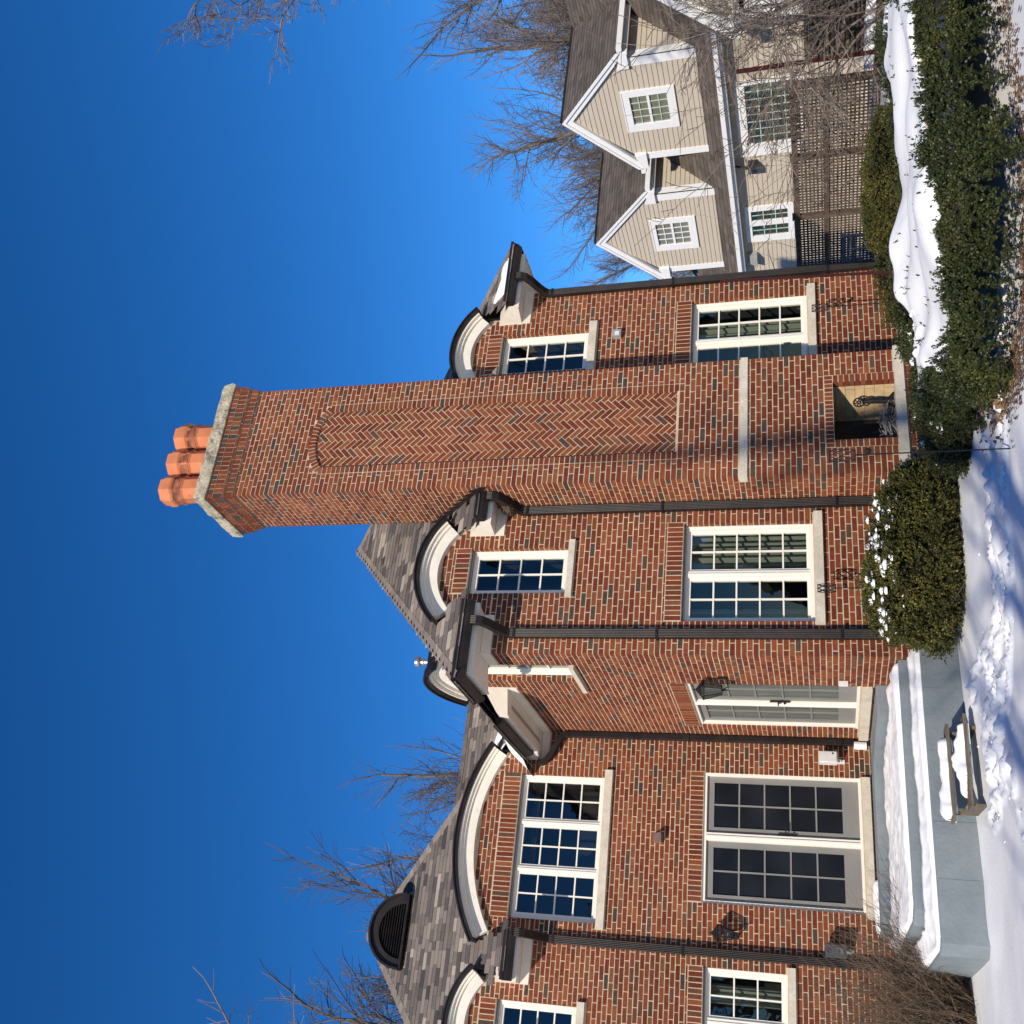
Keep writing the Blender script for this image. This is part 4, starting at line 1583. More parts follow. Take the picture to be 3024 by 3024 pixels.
# ---- wooden steps sunk in the snow
ws = thing('wooden_step', 'weathered wooden step with two open treads half buried in snow before the painted steps', 'wooden step', (3.0, 11.2, 0))
for (y0, y1, z, x0, x1) in ((11.40, 11.64, .292, 2.57, 3.54), (11.14, 11.37, .150, 2.64, 3.57)):
    mb = MB()
    for q in range(2):
        a = y0 + q * (y1 - y0) / 2
        mb.box(x0, x1, a + .004, a + (y1 - y0) / 2 - .004, z - .030, z)
    mb.build('tread', M['old_wood'], ws)
for x in (2.66, 3.44):
    mb = MB()
    sp = [(11.22, -.15), (11.63, -.15), (11.63, .256), (11.45, .256), (11.45, .114), (11.22, .114)]
    mb.prism([(x, a, b) for a, b in sp], [(x + .025, a, b) for a, b in sp])
    mb.build('stringer', M['old_wood'], ws)
snow_sheet('plank_snow', [(2.60, 11.45), (3.35, 11.435), (3.45, 11.46), (3.47, 11.66), (2.59, 11.68)], .290, .085, res=.02, edge=.09, amp=.06, fs=7, seed=9, rag=.07)
snow_sheet('plank_snow', [(2.95, 11.18), (3.49, 11.17), (3.52, 11.40), (2.7, 11.42)], .148, .08, res=.02, edge=.09, amp=.06, fs=7, seed=10, rag=.07)

# crumbs of kicked-up snow along the trails
cr = MB()
ico = [(0, 0, 1), (.9, 0, .3), (.28, .85, .3), (-.72, .53, .3), (-.72, -.53, .3), (.28, -.85, .3), (.72, .53, -.4), (-.28, .85, -.4), (-.9, 0, -.4), (-.28, -.85, -.4), (.72, -.53, -.4)]
icf = [(0, 1, 2), (0, 2, 3), (0, 3, 4), (0, 4, 5), (0, 5, 1), (1, 6, 2), (2, 6, 7), (2, 7, 3), (3, 7, 8), (3, 8, 4), (4, 8, 9), (4, 9, 5), (5, 9, 10), (5, 10, 1), (1, 10, 6)]


def lump(mb, c, r, flat=.6):
    a = rg.uniform(0, 6.28)
    ca, sa = math.cos(a), math.sin(a)
    mb.mesh([(c[0] + (x * ca - y * sa) * r * rg.uniform(.8, 1.2), c[1] + (x * sa + y * ca) * r * rg.uniform(.8, 1.2), c[2] + z * r * flat) for x, y, z in ico], icf)


for (px, py, dx, dy, s) in PRINTS:
    for _ in range(4):
        x, y = px + rg.gauss(0, .12), py + rg.gauss(0, .12)
        lump(cr, (x, y, gz(x, y) + .001), rg.uniform(.006, .020) * s, .5)
for _ in range(16):
    x, y = rg.uniform(2.0, 5.0), rg.uniform(8.5, 11.5)
    lump(cr, (x, y, gz(x, y) + .003), rg.uniform(.006, .018))
tag(cr.build('snow_crumbs', M['snow'], smooth=True), kind='stuff')

# ---- snow in the roof valleys
def snow_blob(name, pts, faces):
    mb = MB()
    mb.mesh(pts, faces)
    o = mb.build(name, M['snow'], smooth=True)
    sub = o.modifiers.new('round', 'SUBSURF')
    sub.levels = sub.render_levels = 2
    return tag(o, kind='stuff')


zf = lambda y: 5.76 + S_ * (y - 16.0)
zl = lambda x: 5.76 + S_ * (x - EL)
vp = []
for (x, y, h) in ((4.02, 14.9, .03), (4.05, 15.35, .16), (4.12, 15.9, .22), (4.35, 16.4, .18), (4.7, 16.8, .10), (5.0, 17.1, .02)):
    for o_, hh in ((-.32, 0.0), (-.12, .8), (.10, 1.0), (.30, .7), (.5, 0.0)):
        xx, yy = x + o_ * .7, y - o_ * .7
        zz = max(zl(xx), zf(yy)) if yy > 16 else max(zl(xx), 5.74)
        vp.append((xx, yy, zz + h * hh + .01))
snow_blob('roof_snow', vp, [(i * 5 + j, i * 5 + j + 1, (i + 1) * 5 + j + 1, (i + 1) * 5 + j) for i in range(5) for j in range(4)])
zr = lambda x: 5.76 + S_ * (ER - x)
vp = []
for (x, h) in ((9.90, .0), (9.98, .05), (10.12, .06), (10.3, .05), (10.45, .03), (10.6, .0)):
    for y, hh in ((EF + .0, .0), (EF + .06, .8), (EF + .12 + .06 * math.sin(x * 9), 1.0), (EF + .19 + .07 * math.sin(x * 9), .5), (EF + .25 + .08 * math.sin(x * 9), -.1)):
        vp.append((x, y, min(5.76 + S_ * (y - EF), max(zr(x), 5.75)) + h * hh + .012))
snow_blob('roof_snow', vp, [(i * 5 + j, (i + 1) * 5 + j, (i + 1) * 5 + j + 1, i * 5 + j + 1) for i in range(5) for j in range(4)])

# ================================================================== THINGS ON THE WALLS
def lantern(name, W, u, v0, v1, label):
    t = thing(name, label, 'wall lamp', W.p(u, v0), group='wall lanterns by the doors')
    h = v1 - v0
    d = .17
    fr = MB()
    body0, body1 = v0 + h * .22, v0 + h * .78
    r0, r1 = h * .15, h * .30
    hexa = lambda r, z: [W.p(u + r * math.cos(math.pi / 3 * k), z, d + r * math.sin(math.pi / 3 * k)) for k in range(6)]
    b, tp, ap = hexa(r0, body0), hexa(r1, body1), hexa(.012, v1)
    for k in range(6):
        fr.tube([b[k], tp[k]], .0075, 5)
        fr.tube([b[k], b[(k + 1) % 6]], .008, 5)
        fr.tube([tp[k], tp[(k + 1) % 6]], .010, 5)
        fr.poly([tp[k], tp[(k + 1) % 6], ap[(k + 1) % 6], ap[k]])
    fr.tube([W.p(u, v1 - .01, d), W.p(u, v1 + .035, d)], [.012, .004], 6)
    fr.poly(list(reversed(b)))
    fr.tube([W.p(u, body0, d), W.p(u, v0 + .01, d * .75), W.p(u, v0 + .03, .02)], .008, 6)
    fr.tube([W.p(u, body0, d), W.p(u, v0 + .0, d)], [.02, .004], 6)
    fr.build('lantern_frame', M['iron'], t)
    pl = MB()
    wbox(pl, W, u - .035, u + .035, v0 + .02, v0 + h * .35, .007, .022)
    pl.build('wall_plate', M['iron'], t)
    for k in range(6):
        g = MB()
        s = lambda p, q: Vector(p) * .94 + Vector(q) * .06
        c0, c1 = W.p(u, body0, d), W.p(u, body1, d)
        g.poly([s(b[k], c0), s(b[(k + 1) % 6], c0), s(tp[(k + 1) % 6], c1), s(tp[k], c1)])
        g.build('lantern_pane', M['glass'], t)
    return t


lantern('wall_lantern', W1, 1.78, 2.66, 3.03, 'black glass wall lantern left of the double garden door')
lantern('wall_lantern', WS, -12.83, 2.62, 3.03, 'black glass wall lantern right of the door in the flank wall')


M['cone_grey'] = mk('speaker_cone', one((.055, .058, .065)), rough=.5)


def speaker(W, u, v0, v1, yawdeg, mat, label, grille):
    t = thing('loudspeaker', label, 'loudspeaker', W.p(u, v0), group='outdoor loudspeakers on the wall')
    c = W.p(u, (v0 + v1) / 2, .16)
    a = math.radians(yawdeg)
    Ux = W.U * math.cos(a) + W.N * math.sin(a)
    L = Wall(c, Ux)
    h, w_ = (v1 - v0) / 2, (v1 - v0) * .34
    mb = MB()
    prof = [(-w_, -h), (w_, -h), (w_ * 1.0, h), (-w_, h)]
    back = [(-w_ * .6, -h * .96), (w_ * .6, -h * .96), (w_ * .6, h * .96), (-w_ * .6, h * .96)]
    mb.prism([L.p(x, y, -.09) for x, y in back], [L.p(x, y, .06) for x, y in prof])
    mb.build('cabinet', M[mat], t)
    g = MB()
    e = .93
    g.prism([L.p(x * e, y * e, .06) for x, y in prof], [L.p(x * e * .97, y * e * .97, .072) for x, y in prof])
    gr = g.build('grille' if mat == 'plastic_white' else 'front_baffle', M[grille], t)
    if mat != 'plastic_white':
        for (cy, r) in ((-h * .25, w_ * .75), (h * .62, w_ * .28)):
            g = MB()
            n = 20
            vs, fs = [], []
            for rr, dd in ((r, .073), (r, .082), (r * .86, .083), (r * .80, .076), (r * .30, .070), (r * .22, .080), (.0005, .084)):
                for k in range(n):
                    vs.append(L.p(rr * math.cos(2 * math.pi * k / n), cy + rr * math.sin(2 * math.pi * k / n), dd))
            for i in range(6):
                for k in range(n):
                    fs.append((i * n + k, i * n + (k + 1) % n, (i + 1) * n + (k + 1) % n, (i + 1) * n + k))
            g.mesh(vs, fs)
            g.build('driver', M['cone_grey'], t, smooth=True)
    else:
        g = MB()
        wbox(g, L, w_ * .45, w_ * .7, -h * .62, -h * .42, .072, .076)
        g.build('badge', M['plastic_black'], gr)
    g = MB()
    g.tube([W.p(u, v0 - .05, .006), W.p(u, v0 - .04, .12), L.p(0, -h, -.02)], .012, 6)
    wbox(g, W, u - .03, u + .03, v0 - .10, v0 - .0, .006, .02)
    g.build('bracket', M['plastic_white' if mat == 'plastic_white' else 'plastic_grey'], t)
    return t


speaker(W1, 4.20, 1.33, 1.58, -12, 'plastic_white', 'white outdoor loudspeaker on the wall right of the double garden door', 'plastic_white')
speaker(W1, 1.70, 1.30, 1.57, 22, 'plastic_black', 'black outdoor loudspeaker with round cone left of the double garden door', 'plastic_black')

fl_ = thing('floodlight', 'small brown wedge-shaped floodlight under the triple window', 'floodlight', W1.p(3.0, 3.8))
mb = MB()
mb.prism([W1.p(2.945, 3.89, .007), W1.p(2.945, 3.75, .007), W1.p(2.945, 3.76, .14), W1.p(2.945, 3.80, .15)], [W1.p(3.065, 3.89, .007), W1.p(3.065, 3.75, .007), W1.p(3.065, 3.76, .14), W1.p(3.065, 3.80, .15)])
mb.build('housing', mk('brown_metal', one((.20, .14, .12))), fl_)
mb = MB()
mb.poly([W1.p(2.955, 3.752, .02), W1.p(3.055, 3.752, .02), W1.p(3.055, 3.762, .135), W1.p(2.955, 3.762, .135)])
mb.build('lens', M['plastic_grey'], fl_)
f2 = thing('security_light', 'small grey security light with pale lens between the right windows', 'security light', W2.p(9.36, 4.18))
mb = MB()
wbox(mb, W2, 9.30, 9.42, 4.13, 4.25, .007, .085)
mb.build('housing', M['plastic_grey'], f2)
mb = MB()
wbox(mb, W2, 9.315, 9.38, 4.15, 4.215, .0855, .095)
mb.build('lens', M['plastic_white'], f2)
f3 = thing('outlet_box', 'small pale blue-grey outlet cover on the flank wall beside its door', 'outlet box', WS.p(-12.93, 1.25))
mb = MB()
wbox(mb, WS, -12.97, -12.89, 1.20, 1.31, .007, .05)
mb.build('cover', M['plastic_white'], f3)
nest = thing('bird_nest', "brown bird's nest wedged behind the gutter bend left of the chimney", 'nest', (6.50, 11.80, 5.45))
mb = MB()
for _ in range(260):
    a, b = rg.uniform(0, 6.28), rg.uniform(-1.2, 1.2)
    r = .105 * rg.uniform(.7, 1.1)
    c = Vector((6.49 + r * math.cos(a) * math.cos(b), 11.83 + r * math.sin(a) * math.cos(b), 5.46 + .085 * math.sin(b)))
    d = Vector((-math.sin(a) + rg.uniform(-.5, .5), math.cos(a) + rg.uniform(-.5, .5), rg.uniform(-.4, .4))).normalized() * rg.uniform(.03, .07)
    mb.tube([c - d, c + d * .2 + Vector((0, 0, .006)), c + d], .0028, 3, tone=rg.random(), caps=False)
mb.lathe([(.02, -.09), (.085, -.04), (.095, .03), (.06, .06)], (6.49, 11.83, 5.46), 12, tone=.1)
mb.build('nest_twigs', M['twig_brown'], nest)

# ---- in the hearth: a firedog and a heap of kindling
an = thing('firedog', 'black cast-iron firedog with a pierced round head in the garden fireplace', 'firedog', (7.70, 11.52, .545))
mb = MB()
cx, cy = 7.66, 11.55
mb.tube([(cx, cy, .57), (cx - .005, cy, .70), (cx + .005, cy, .80), (cx, cy, .90)], [.034, .026, .030, .022], 8)
mb.tube([(cx - .10, cy - .02, .545), (cx - .05, cy, .60), (cx, cy, .63), (cx + .05, cy, .60), (cx + .10, cy - .02, .545)], [.024, .02, .026, .02, .024], 6)
mb.tube([(cx, cy, .60), (cx, cy + .30, .60), (cx, cy + .32, .545)], .012, 6)
mb.build('stem', M['iron'], an)
mb = MB()
for r, w_ in ((.062, .010), (.018, .010)):
    mb.tube([(cx + r * math.cos(2 * math.pi * k / 20), cy, .965 + r * math.sin(2 * math.pi * k / 20)) for k in range(21)], w_, 6)
for k in range(7):
    a = 2 * math.pi * k / 7
    mb.tube([(cx + .02 * math.cos(a), cy, .965 + .02 * math.sin(a)), (cx + .06 * math.cos(a), cy, .965 + .06 * math.sin(a))], .008, 5)
mb.tube([(cx + .052 * math.cos(2 * math.pi * k / 16), cy, .875 + .038 * math.sin(2 * math.pi * k / 16)) for k in range(17)], .010, 6)
mb.build('pierced_head', M['iron'], an)
kd = MB()
for _ in range(46):
    x, y = rg.uniform(7.12, 7.60), rg.uniform(11.47, 11.80)
    z = .56 + rg.uniform(0, .13)
    d = Vector((rg.uniform(-1, 1), rg.uniform(-.5, .5), rg.uniform(-.35, .45))).normalized() * rg.uniform(.06, .17)
    c = Vector((x, y, z))
    kd.tube([c - d, c + Vector((0, 0, .01)), c + d], [rg.uniform(.006, .013), .008, .004], 5, tone=rg.uniform(.3, 1))
kdo = kd.build('kindling', mk('grey_kindling', [(0, (.09, .075, .06)), (1, (.36, .31, .26))], src='tone', rough=.9))
tag(kdo, kind='stuff')

# ================================================================== TORCHES AND POSTS
def torch(x, y, top, label, lean=(0, 0)):
    z0 = gz(x, y) - .1
    t = thing('garden_torch', label, 'garden torch', (x, y, z0), group='iron garden torches on thin rods')
    P = lambda z, ox=0, oy=0: (x + lean[0] * (z - z0) + ox, y + lean[1] * (z - z0) + oy, z)
    mb = MB()
    mb.tube([P(z0), P(top - .20)], .0065, 6)
    mb.build('rod', M['iron'], t)
    mb = MB()
    r, zb, n = .046, top - .20, 6
    for zz in (zb, top):
        mb.tube([P(zz, r * math.cos(2 * math.pi * k / 12), r * math.sin(2 * math.pi * k / 12)) for k in range(13)], .005, 5)
    for k in range(n):
        for s in (-1, 1):
            mb.tube([P(zb + .20 * q / 8, r * (1 + .12 * math.sin(math.pi * q / 8)) * math.cos(2 * math.pi * k / n + s * q / 8 * 2.1), r * (1 + .12 * math.sin(math.pi * q / 8)) * math.sin(2 * math.pi * k / n + s * q / 8 * 2.1)) for q in range(9)], .0042, 4)
    mb.build('wire_basket', M['iron'], t)
    mb = MB()
    mb.lathe([(.001, -.028), (.018, -.02), (.027, 0), (.018, .02), (.001, .028)], P(top - .30, .03, -.01), 10)
    mb.tube([P(top - .30), P(top - .30, .03, -.01)], .005, 5)
    mb.build('snuffer_ball', M['iron'], t)
    return t


torch(4.65, 7.78, 1.39, 'iron garden torch standing alone in the snow before the hedge end', lean=(.0, 0))
torch(5.22, 11.72, 1.52, 'iron garden torch behind the rounded snowy bush left of the chimney')
torch(9.32, 11.72, 1.49, 'iron garden torch before the brick wall right of the chimney')
torch(14.2, 11.25, 1.52, 'iron garden torch before the stacked stone wall by the bare shrub')


def post(x, y, top, r, label, lean):
    z0 = gz(x, y) - .2
    t = thing('red_post', label, 'post', (x, y, z0), group='dark red metal posts')
    mb = MB()
    a = Vector((x, y, z0))
    b = Vector((x + lean[0] * (top - z0), y + lean[1] * (top - z0), top))
    for ang in (0, math.pi / 2):
        d = Vector((math.cos(ang), math.sin(ang), 0)) * r
        e = Vector((-math.sin(ang), math.cos(ang), 0)) * r * .25
        mb.prism([a - d - e, a + d - e, a + d + e, a - d + e], [b - d - e, b + d - e, b + d + e, b - d + e])
    mb.build('shaft', M['red_post'], t)
    mb = MB()
    mb.box(b.x - r * .6, b.x + r * .6, b.y - r * .6, b.y + r * .6, b.z, b.z + .02)
    mb.build('tip', M['red_post'], t)
    return t


post(9.02, 10.8, 2.60, .020, 'thin dark red post before the right corner of the brick wing', (.045, 0))
post(14.9, 12.35, 2.57, .040, 'dark red post leaning before the bare shrub and the beige house', (-.03, -.02))

# ---- clay drain mouth
dp = thing('drain_pipe', 'terracotta drain pipe mouth poking out of the snow by the steps', 'drain pipe', (1.25, 14.45, 0))
mb = MB()
c0, ax = Vector((1.22, 14.30, .055)), Vector((.02, .8, .10)).normalized()
n = 18
e1 = ax.cross(Vector((0, 0, 1))).normalized()
e2 = e1.cross(ax)
vs, fs = [], []
for (q, r) in ((0, .095), (0, .118), (.30, .118), (.30, .095)):
    for k in range(n):
        a = 2 * math.pi * k / n
        vs.append(c0 + ax * q + e1 * r * math.cos(a) + e2 * r * math.sin(a))
for i in range(4):
    for k in range(n):
        fs.append((i * n + k, i * n + (k + 1) % n, ((i + 1) % 4) * n + (k + 1) % n, ((i + 1) % 4) * n + k))
mb.mesh(vs, fs)
mb.build('pipe', M['terracotta'], dp)
mb = MB()
mb.poly([c0 + ax * .2 + e1 * .095 * math.cos(2 * math.pi * k / n) + e2 * .095 * math.sin(2 * math.pi * k / n) for k in range(n)])
mb.build('pipe_inside', M['plastic_black'], dp)


# ================================================================== THE BEIGE HOUSE NEXT DOOR
nb = thing('siding_house', 'beige clapboard house with white trim, brown roof and two gabled dormers behind the fence', 'house', (21.0, 17.0, 0))
XN = 20.0
WN = Wall((XN, 0, 0), (0, -1, 0))
WD = Wall((XN + .05, 0, 0), (0, -1, 0))


def boards(W, v0, v1, lim, holes=(), parent=nb, ex=.118):
    """lapped siding, one object per board"""
    n = max(1, round((v1 - v0) / ex))
    ex = (v1 - v0) / n
    for i in range(n):
        a, b = v0 + i * ex, v0 + (i + 1) * ex
        l0, l1 = lim(a + .001), lim(b - .001)
        if not l0:
            continue
        if not l1:
            l1 = ((l0[0] + l0[1]) / 2 - .01, (l0[0] + l0[1]) / 2 + .01)
        segs = [(l0[0], l0[1], l1[0], l1[1])]
        for h in holes:
            if h[2] < (a + b) / 2 < h[3]:
                ns = []
                for s in segs:
                    if h[0] > s[0] and h[1] < s[1]:
                        ns += [(s[0], h[0], s[2], h[0]), (h[1], s[1], h[1], s[3])]
                    elif h[0] <= s[0] < h[1] < s[1]:
                        ns.append((h[1], s[1], h[1], s[3]))
                    elif s[0] < h[0] < s[1] <= h[1]:
                        ns.append((s[0], h[0], s[2], h[0]))
                    elif h[0] <= s[0] and h[1] >= s[1]:
                        pass
                    else:
                        ns.append(s)
                segs = ns
        for s in segs:
            mb = MB()
            mb.mesh([W.p(s[0], a, .024), W.p(s[1], a, .024), W.p(s[3], b + .01, .004), W.p(s[2], b + .01, .004), W.p(s[0], a, .0), W.p(s[1], a, .0)],
                    [(0, 1, 2, 3), (4, 5, 1, 0)])
            mb.build('siding_board', M['siding'], parent)


def nwindow(W, o, sashes, cols, rows, trim=.12, bars='muntin_green', bgd='dark_room', lab=None, drape=None, name='window'):
    """o = outer trim (u0,u1,v0,v1); sashes = list of glass rectangles"""
    fr = MB()
    u0, u1, v0, v1 = o
    gu0, gu1 = min(s[0] for s in sashes), max(s[1] for s in sashes)
    gv0, gv1 = min(s[2] for s in sashes), max(s[3] for s in sashes)
    wbox(fr, W, u0, u1, gv1, v1, -.02, .05)
    wbox(fr, W, u0, u1, v0, gv0, -.02, .055)
    wbox(fr, W, u0, gu0, gv0, gv1, -.02, .048)
    wbox(fr, W, gu1, u1, gv0, gv1, -.02, .048)
    wbox(fr, W, u0 + .02, u1 - .02, v1 - .03, v1 - .005, .05, .065)
    ss = sorted(sashes, key=lambda s: (s[0], s[2]))
    for a, b in zip(ss, ss[1:]):
        if abs(a[0] - b[0]) < .02:
            wbox(fr, W, a[0], a[1], a[3], b[2], -.02, .03)
        else:
            wbox(fr, W, a[1], b[0], a[2], a[3], -.02, .04)
    f = fr.build(name, M['trim_white'], nb)
    if lab: f['label'] = lab
    cells = []
    for (a, b, c, e) in sashes:
        for i in range(1, cols):
            mb = MB()
            x = a + (b - a) * i / cols
            wbox(mb, W, x - .011, x + .011, c, e, .004, .016)
            mb.build('muntin', M[bars], f)
        for i in range(1, rows):
            mb = MB()
            z = c + (e - c) * i / rows
            wbox(mb, W, a, b, z - .011, z + .011, .0045, .0165)
            mb.build('muntin', M[bars], f)
        cells.append((a, b, c, e))
    panes(W, cells, .002, f, M['glass'])
    room(W, gu0, gu1, gv0, gv1, f, d0=-.03, d1=-.7)
    if drape:
        curtain(W, gu0 + drape[0], gu1 - drape[1], gv0 + .02, gv1 - .02, f, d=-.15, seed=77)
    return f


gh = [(-17.92, -16.72, 4.37, 5.62), (-22.15, -20.95, 4.37, 5.57)]
for k, (ya, yb_, lab) in enumerate(((15.85, 18.80, 'near'), (20.08, 23.02, 'far'))):
    yc = (ya + yb_) / 2
    ze, zr_ = 5.40, 6.93
    lim = lambda v: (-yb_, -ya) if v < ze else ((-yc - (zr_ - v) / (zr_ - ze) * (yb_ - ya) / 2, -yc + (zr_ - v) / (zr_ - ze) * (yb_ - ya) / 2) if v < zr_ - .03 else None)
    mb = MB()
    mb.poly([WD.p(-yb_, 3.5, -.01), WD.p(-ya, 3.5, -.01), WD.p(-ya, ze, -.01), WD.p(-yc, zr_, -.01), WD.p(-yb_, ze, -.01)])
    g = mb.build('dormer_front', M['siding'], nb)
    boards(WD, 3.62, zr_, lim, [gh[k]], parent=g)
    # right cheek
    WK = Wall((0, ya, 0), (1, 0, 0))
    mb = MB()
    mb.poly([WK.p(XN + .05, 3.6, -.01), WK.p(XN + 1.95, 5.4, -.01), WK.p(XN + .05, 5.4, -.01)])
    g2 = mb.build('dormer_cheek', M['siding'], nb)
    boards(WK, 3.68, 5.38, lambda v: (XN + .05 + max(v - 3.62, 0) * 1.0, XN + 4) if False else (XN + .05, XN + .05 + max(v - 3.60, .02)), parent=g2)
    # white corner boards, base, rakes with returns
    tb = MB()
    wbox(tb, WD, -ya - .20, -ya + .026, 3.60, 5.30, .0, .034)
    wbox(tb, WK, XN + .05 - .034, XN + .05 + .20, 3.62, 5.30, .0, .026)
    wbox(tb, WD, -yb_ - .02, -yb_ + .17, 3.60, 5.30, .0, .034)
    wbox(tb, WD, -yb_, -ya, 3.54, 3.62, .0, .04)
    # cheek foot board along the main roof
    tb.prism([WK.p(XN + .05, 3.56, 0), WK.p(XN + 1.95, 5.46, 0), WK.p(XN + 1.95, 5.53, 0), WK.p(XN + .05, 3.64, 0)],
             [WK.p(XN + .05, 3.56, .03), WK.p(XN + 1.95, 5.46, .03), WK.p(XN + 1.95, 5.53, .03), WK.p(XN + .05, 3.64, .03)])
    tb.build('corner_board', M['trim_white'], nb)
    rk = MB()
    ov, zt_ = .24, 7.08
    sl_ = (zt_ - 5.50) / (yc - ya + ov)
    for s in (-1, 1):
        foot = yc + s * (yc - ya + ov)
        a, b = -foot, -yc
        P = [(a, 5.50), (b, zt_), (b, zt_ - .23), (a, 5.50 - .20)]
        rk.prism([WD.p(u, v, -.02) for u, v in P], [WD.p(u, v, .10) for u, v in P])
        P = [(a, 5.53), (b, zt_ + .03), (b, zt_ - .06), (a, 5.44)]
        rk.prism([WD.p(u, v, .09) for u, v in P], [WD.p(u, v, .14) for u, v in P])
        # boxed return at the foot
        lo, hi = sorted((a, a - s * -.42))
        tri = [(a, 5.28), (a + s * .44, 5.28), (a + s * .44, 5.56), (a, 5.42)]
        rk.prism([WD.p(u, v, .0) for u, v in tri], [WD.p(u, v, .115) for u, v in tri])
        wbox(rk, WD, min(a, a + s * .05) - .01, max(a, a + s * .05) + .01, 5.26, 5.45, -1.9 + (.9 if s > 0 else 0), .11)
    rk.build('rake_trim', M['trim_white'], nb)
    for s in (-1, 1):
        gu = MB()
        yy = yc + s * (yc - ya + ov + .05)
        gu.box(XN - .08, XN + 2.3, min(yy, yy + s * .10), max(yy, yy + s * .10), 5.36, 5.48)
        gu.build('gutter', M['trim_white'], nb)
    nwindow(WD, gh[k], [(gh[k][0] + .20, gh[k][1] - .18, 4.56, 4.97), (gh[k][0] + .20, gh[k][1] - .18, 5.03, 5.43)], 4, 2, drape=(.0, .0) if k else None,
            lab='dormer window with white curtains' if k else 'dormer window with dark glass', bars='muntin_green' if k == 0 else 'trim_white')

# brown roofs: broken courses of tabs
nr = MB()


def tabs(E, U, D, smax, lim, ex=.145, mask=None):
    E, U, D = Vector(E), Vector(U).normalized(), Vector(D).normalized()
    N = U.cross(D)
    s = -.02
    while s < smax:
        li = lim(s + .05)
        if li:
            u = li[0] - random.uniform(0, .3)
            while u < li[1]:
                w_ = random.uniform(.16, .42)
                a, b = max(u, li[0]), min(u + w_, li[1])
                u += w_
                if b - a < .02 or (mask and mask((a + b) / 2, s)):
                    continue
                t = min(max(random.gauss(.45, .22), 0), 1)
                q = [E + U * x + D * (s + y) + N * z for x, y, z in ((a, 0, .016), (b, 0, .016), (b, ex + .03, .002), (a, ex + .03, .002), (a, 0, 0), (b, 0, 0))]
                nr.mesh(q, [(0, 1, 2, 3), (4, 5, 1, 0)], t)
        s += ex


MZ, MS = 3.36, 1.0
tabs((19.62, 0, MZ), (0, -1, 0), (1, 0, MS), 3.75 * 1.414, lambda s: (-25.0 + s * .28, -6.0))
for (ya, yb_) in ((15.85, 18.80), (20.08, 23.02)):
    yc = (ya + yb_) / 2
    hw = yc - ya + .30
    q = 7.10 - 5.49
    tabs((0, yc - hw, 5.49), (1, 0, 0), (0, hw, q), math.hypot(hw, q), lambda s: (19.92, 26.0))
    tabs((0, yc + hw, 5.49), (-1, 0, 0), (0, -hw, q), math.hypot(hw, q), lambda s: (-26.0, -19.92))
tag(nr.build('roof_shingles', M['brown_roof'], nb), kind='stuff')
mb = MB()
mb.poly([(19.66, 6, MZ - .03), (19.66, 24, MZ - .03), (23.4, 24, 7.05), (23.4, 6, 7.05)])
mb.poly([(23.4, 6, 7.05), (23.4, 24, 7.05), (28, 24, 3.0), (28, 6, 3.0)])
mb.poly([(20, 24, 0), (28, 24, 0), (28, 24, 3.0), (23.4, 24, 7.0), (20, 24, 3.5)])
mb.poly([(20, 6, 0), (28, 6, 0), (28, 6, 3.0), (23.4, 6, 7.0), (20, 6, 3.5)])
mb.build('roof', M['brown_roof'], nb)
# main wall, gutter and soffit
holes = [(-19.08, -16.85, 1.50, 3.05), (-22.10, -20.80, 1.86, 3.08)]
mb = MB()
backing(mb, WN, -24.0, -14.5, 0, 3.2, holes, d=-.01)
mw_ = mb.build('wall', M['siding'], nb)
boards(WN, .1, 3.17, lambda v: (-24.0, -14.5), holes, parent=mw_)
nwindow(WN, holes[0], [(-18.72, -16.97, 1.64, 2.82)], 8, 4, lab='broad many-paned window above the lattice fence', drape=(1.35, -.0))
nwindow(WN, holes[1], [(-21.90, -21.51, 2.01, 2.93), (-21.34, -20.97, 2.01, 2.93)], 2, 3, lab='small double casement near the brick house')
gm = MB()
gm.box(19.53, 19.64, 14.4, 25.0, 3.27, 3.375)
gm.box(19.64, 20.0, 14.4, 25.0, 3.19, 3.222)
gm.box(19.641, 19.67, 14.4, 25.0, 3.222, 3.34)
gm.build('gutter', M['trim_white'], nb)
bx = MB()
bx.prism([WN.p(-22.86, 2.86, .02), WN.p(-22.50, 2.86, .02), WN.p(-22.50, 3.12, .02), WN.p(-22.86, 3.12, .02)],
         [WN.p(-22.84, 2.86, .28), WN.p(-22.52, 2.86, .28), WN.p(-22.52, 3.08, .14), WN.p(-22.84, 3.08, .14)])
bx.build('vent_hood', M['plastic_grey'], nb)
sd = MB()
wbox(sd, WN, -19.42, -19.22, 2.66, 2.88, .02, .30)
sd.tube([WN.p(-19.3, 3.2, .1), WN.p(-19.3, 2.95, .2), WN.p(-19.3, 2.8, .16)], .04, 6)
sd.build('wall_light', M['plastic_black'], nb)
rv = MB()
for (x, y, z) in ((20.75, 19.25, 4.5), (20.55, 19.05, 4.32), (22.1, 22.0, 6.62)):
    rv.box(x - .12, x + .10, y - .09, y + .09, z - .05, z + .16)
rv.build('roof_vent', M['plastic_black'], nb)
rv = MB()
rv.box(21.1, 21.5, 17.6, 18.0, 6.85, 7.25)
rv.build('ridge_vent', M['plastic_black'], nb)
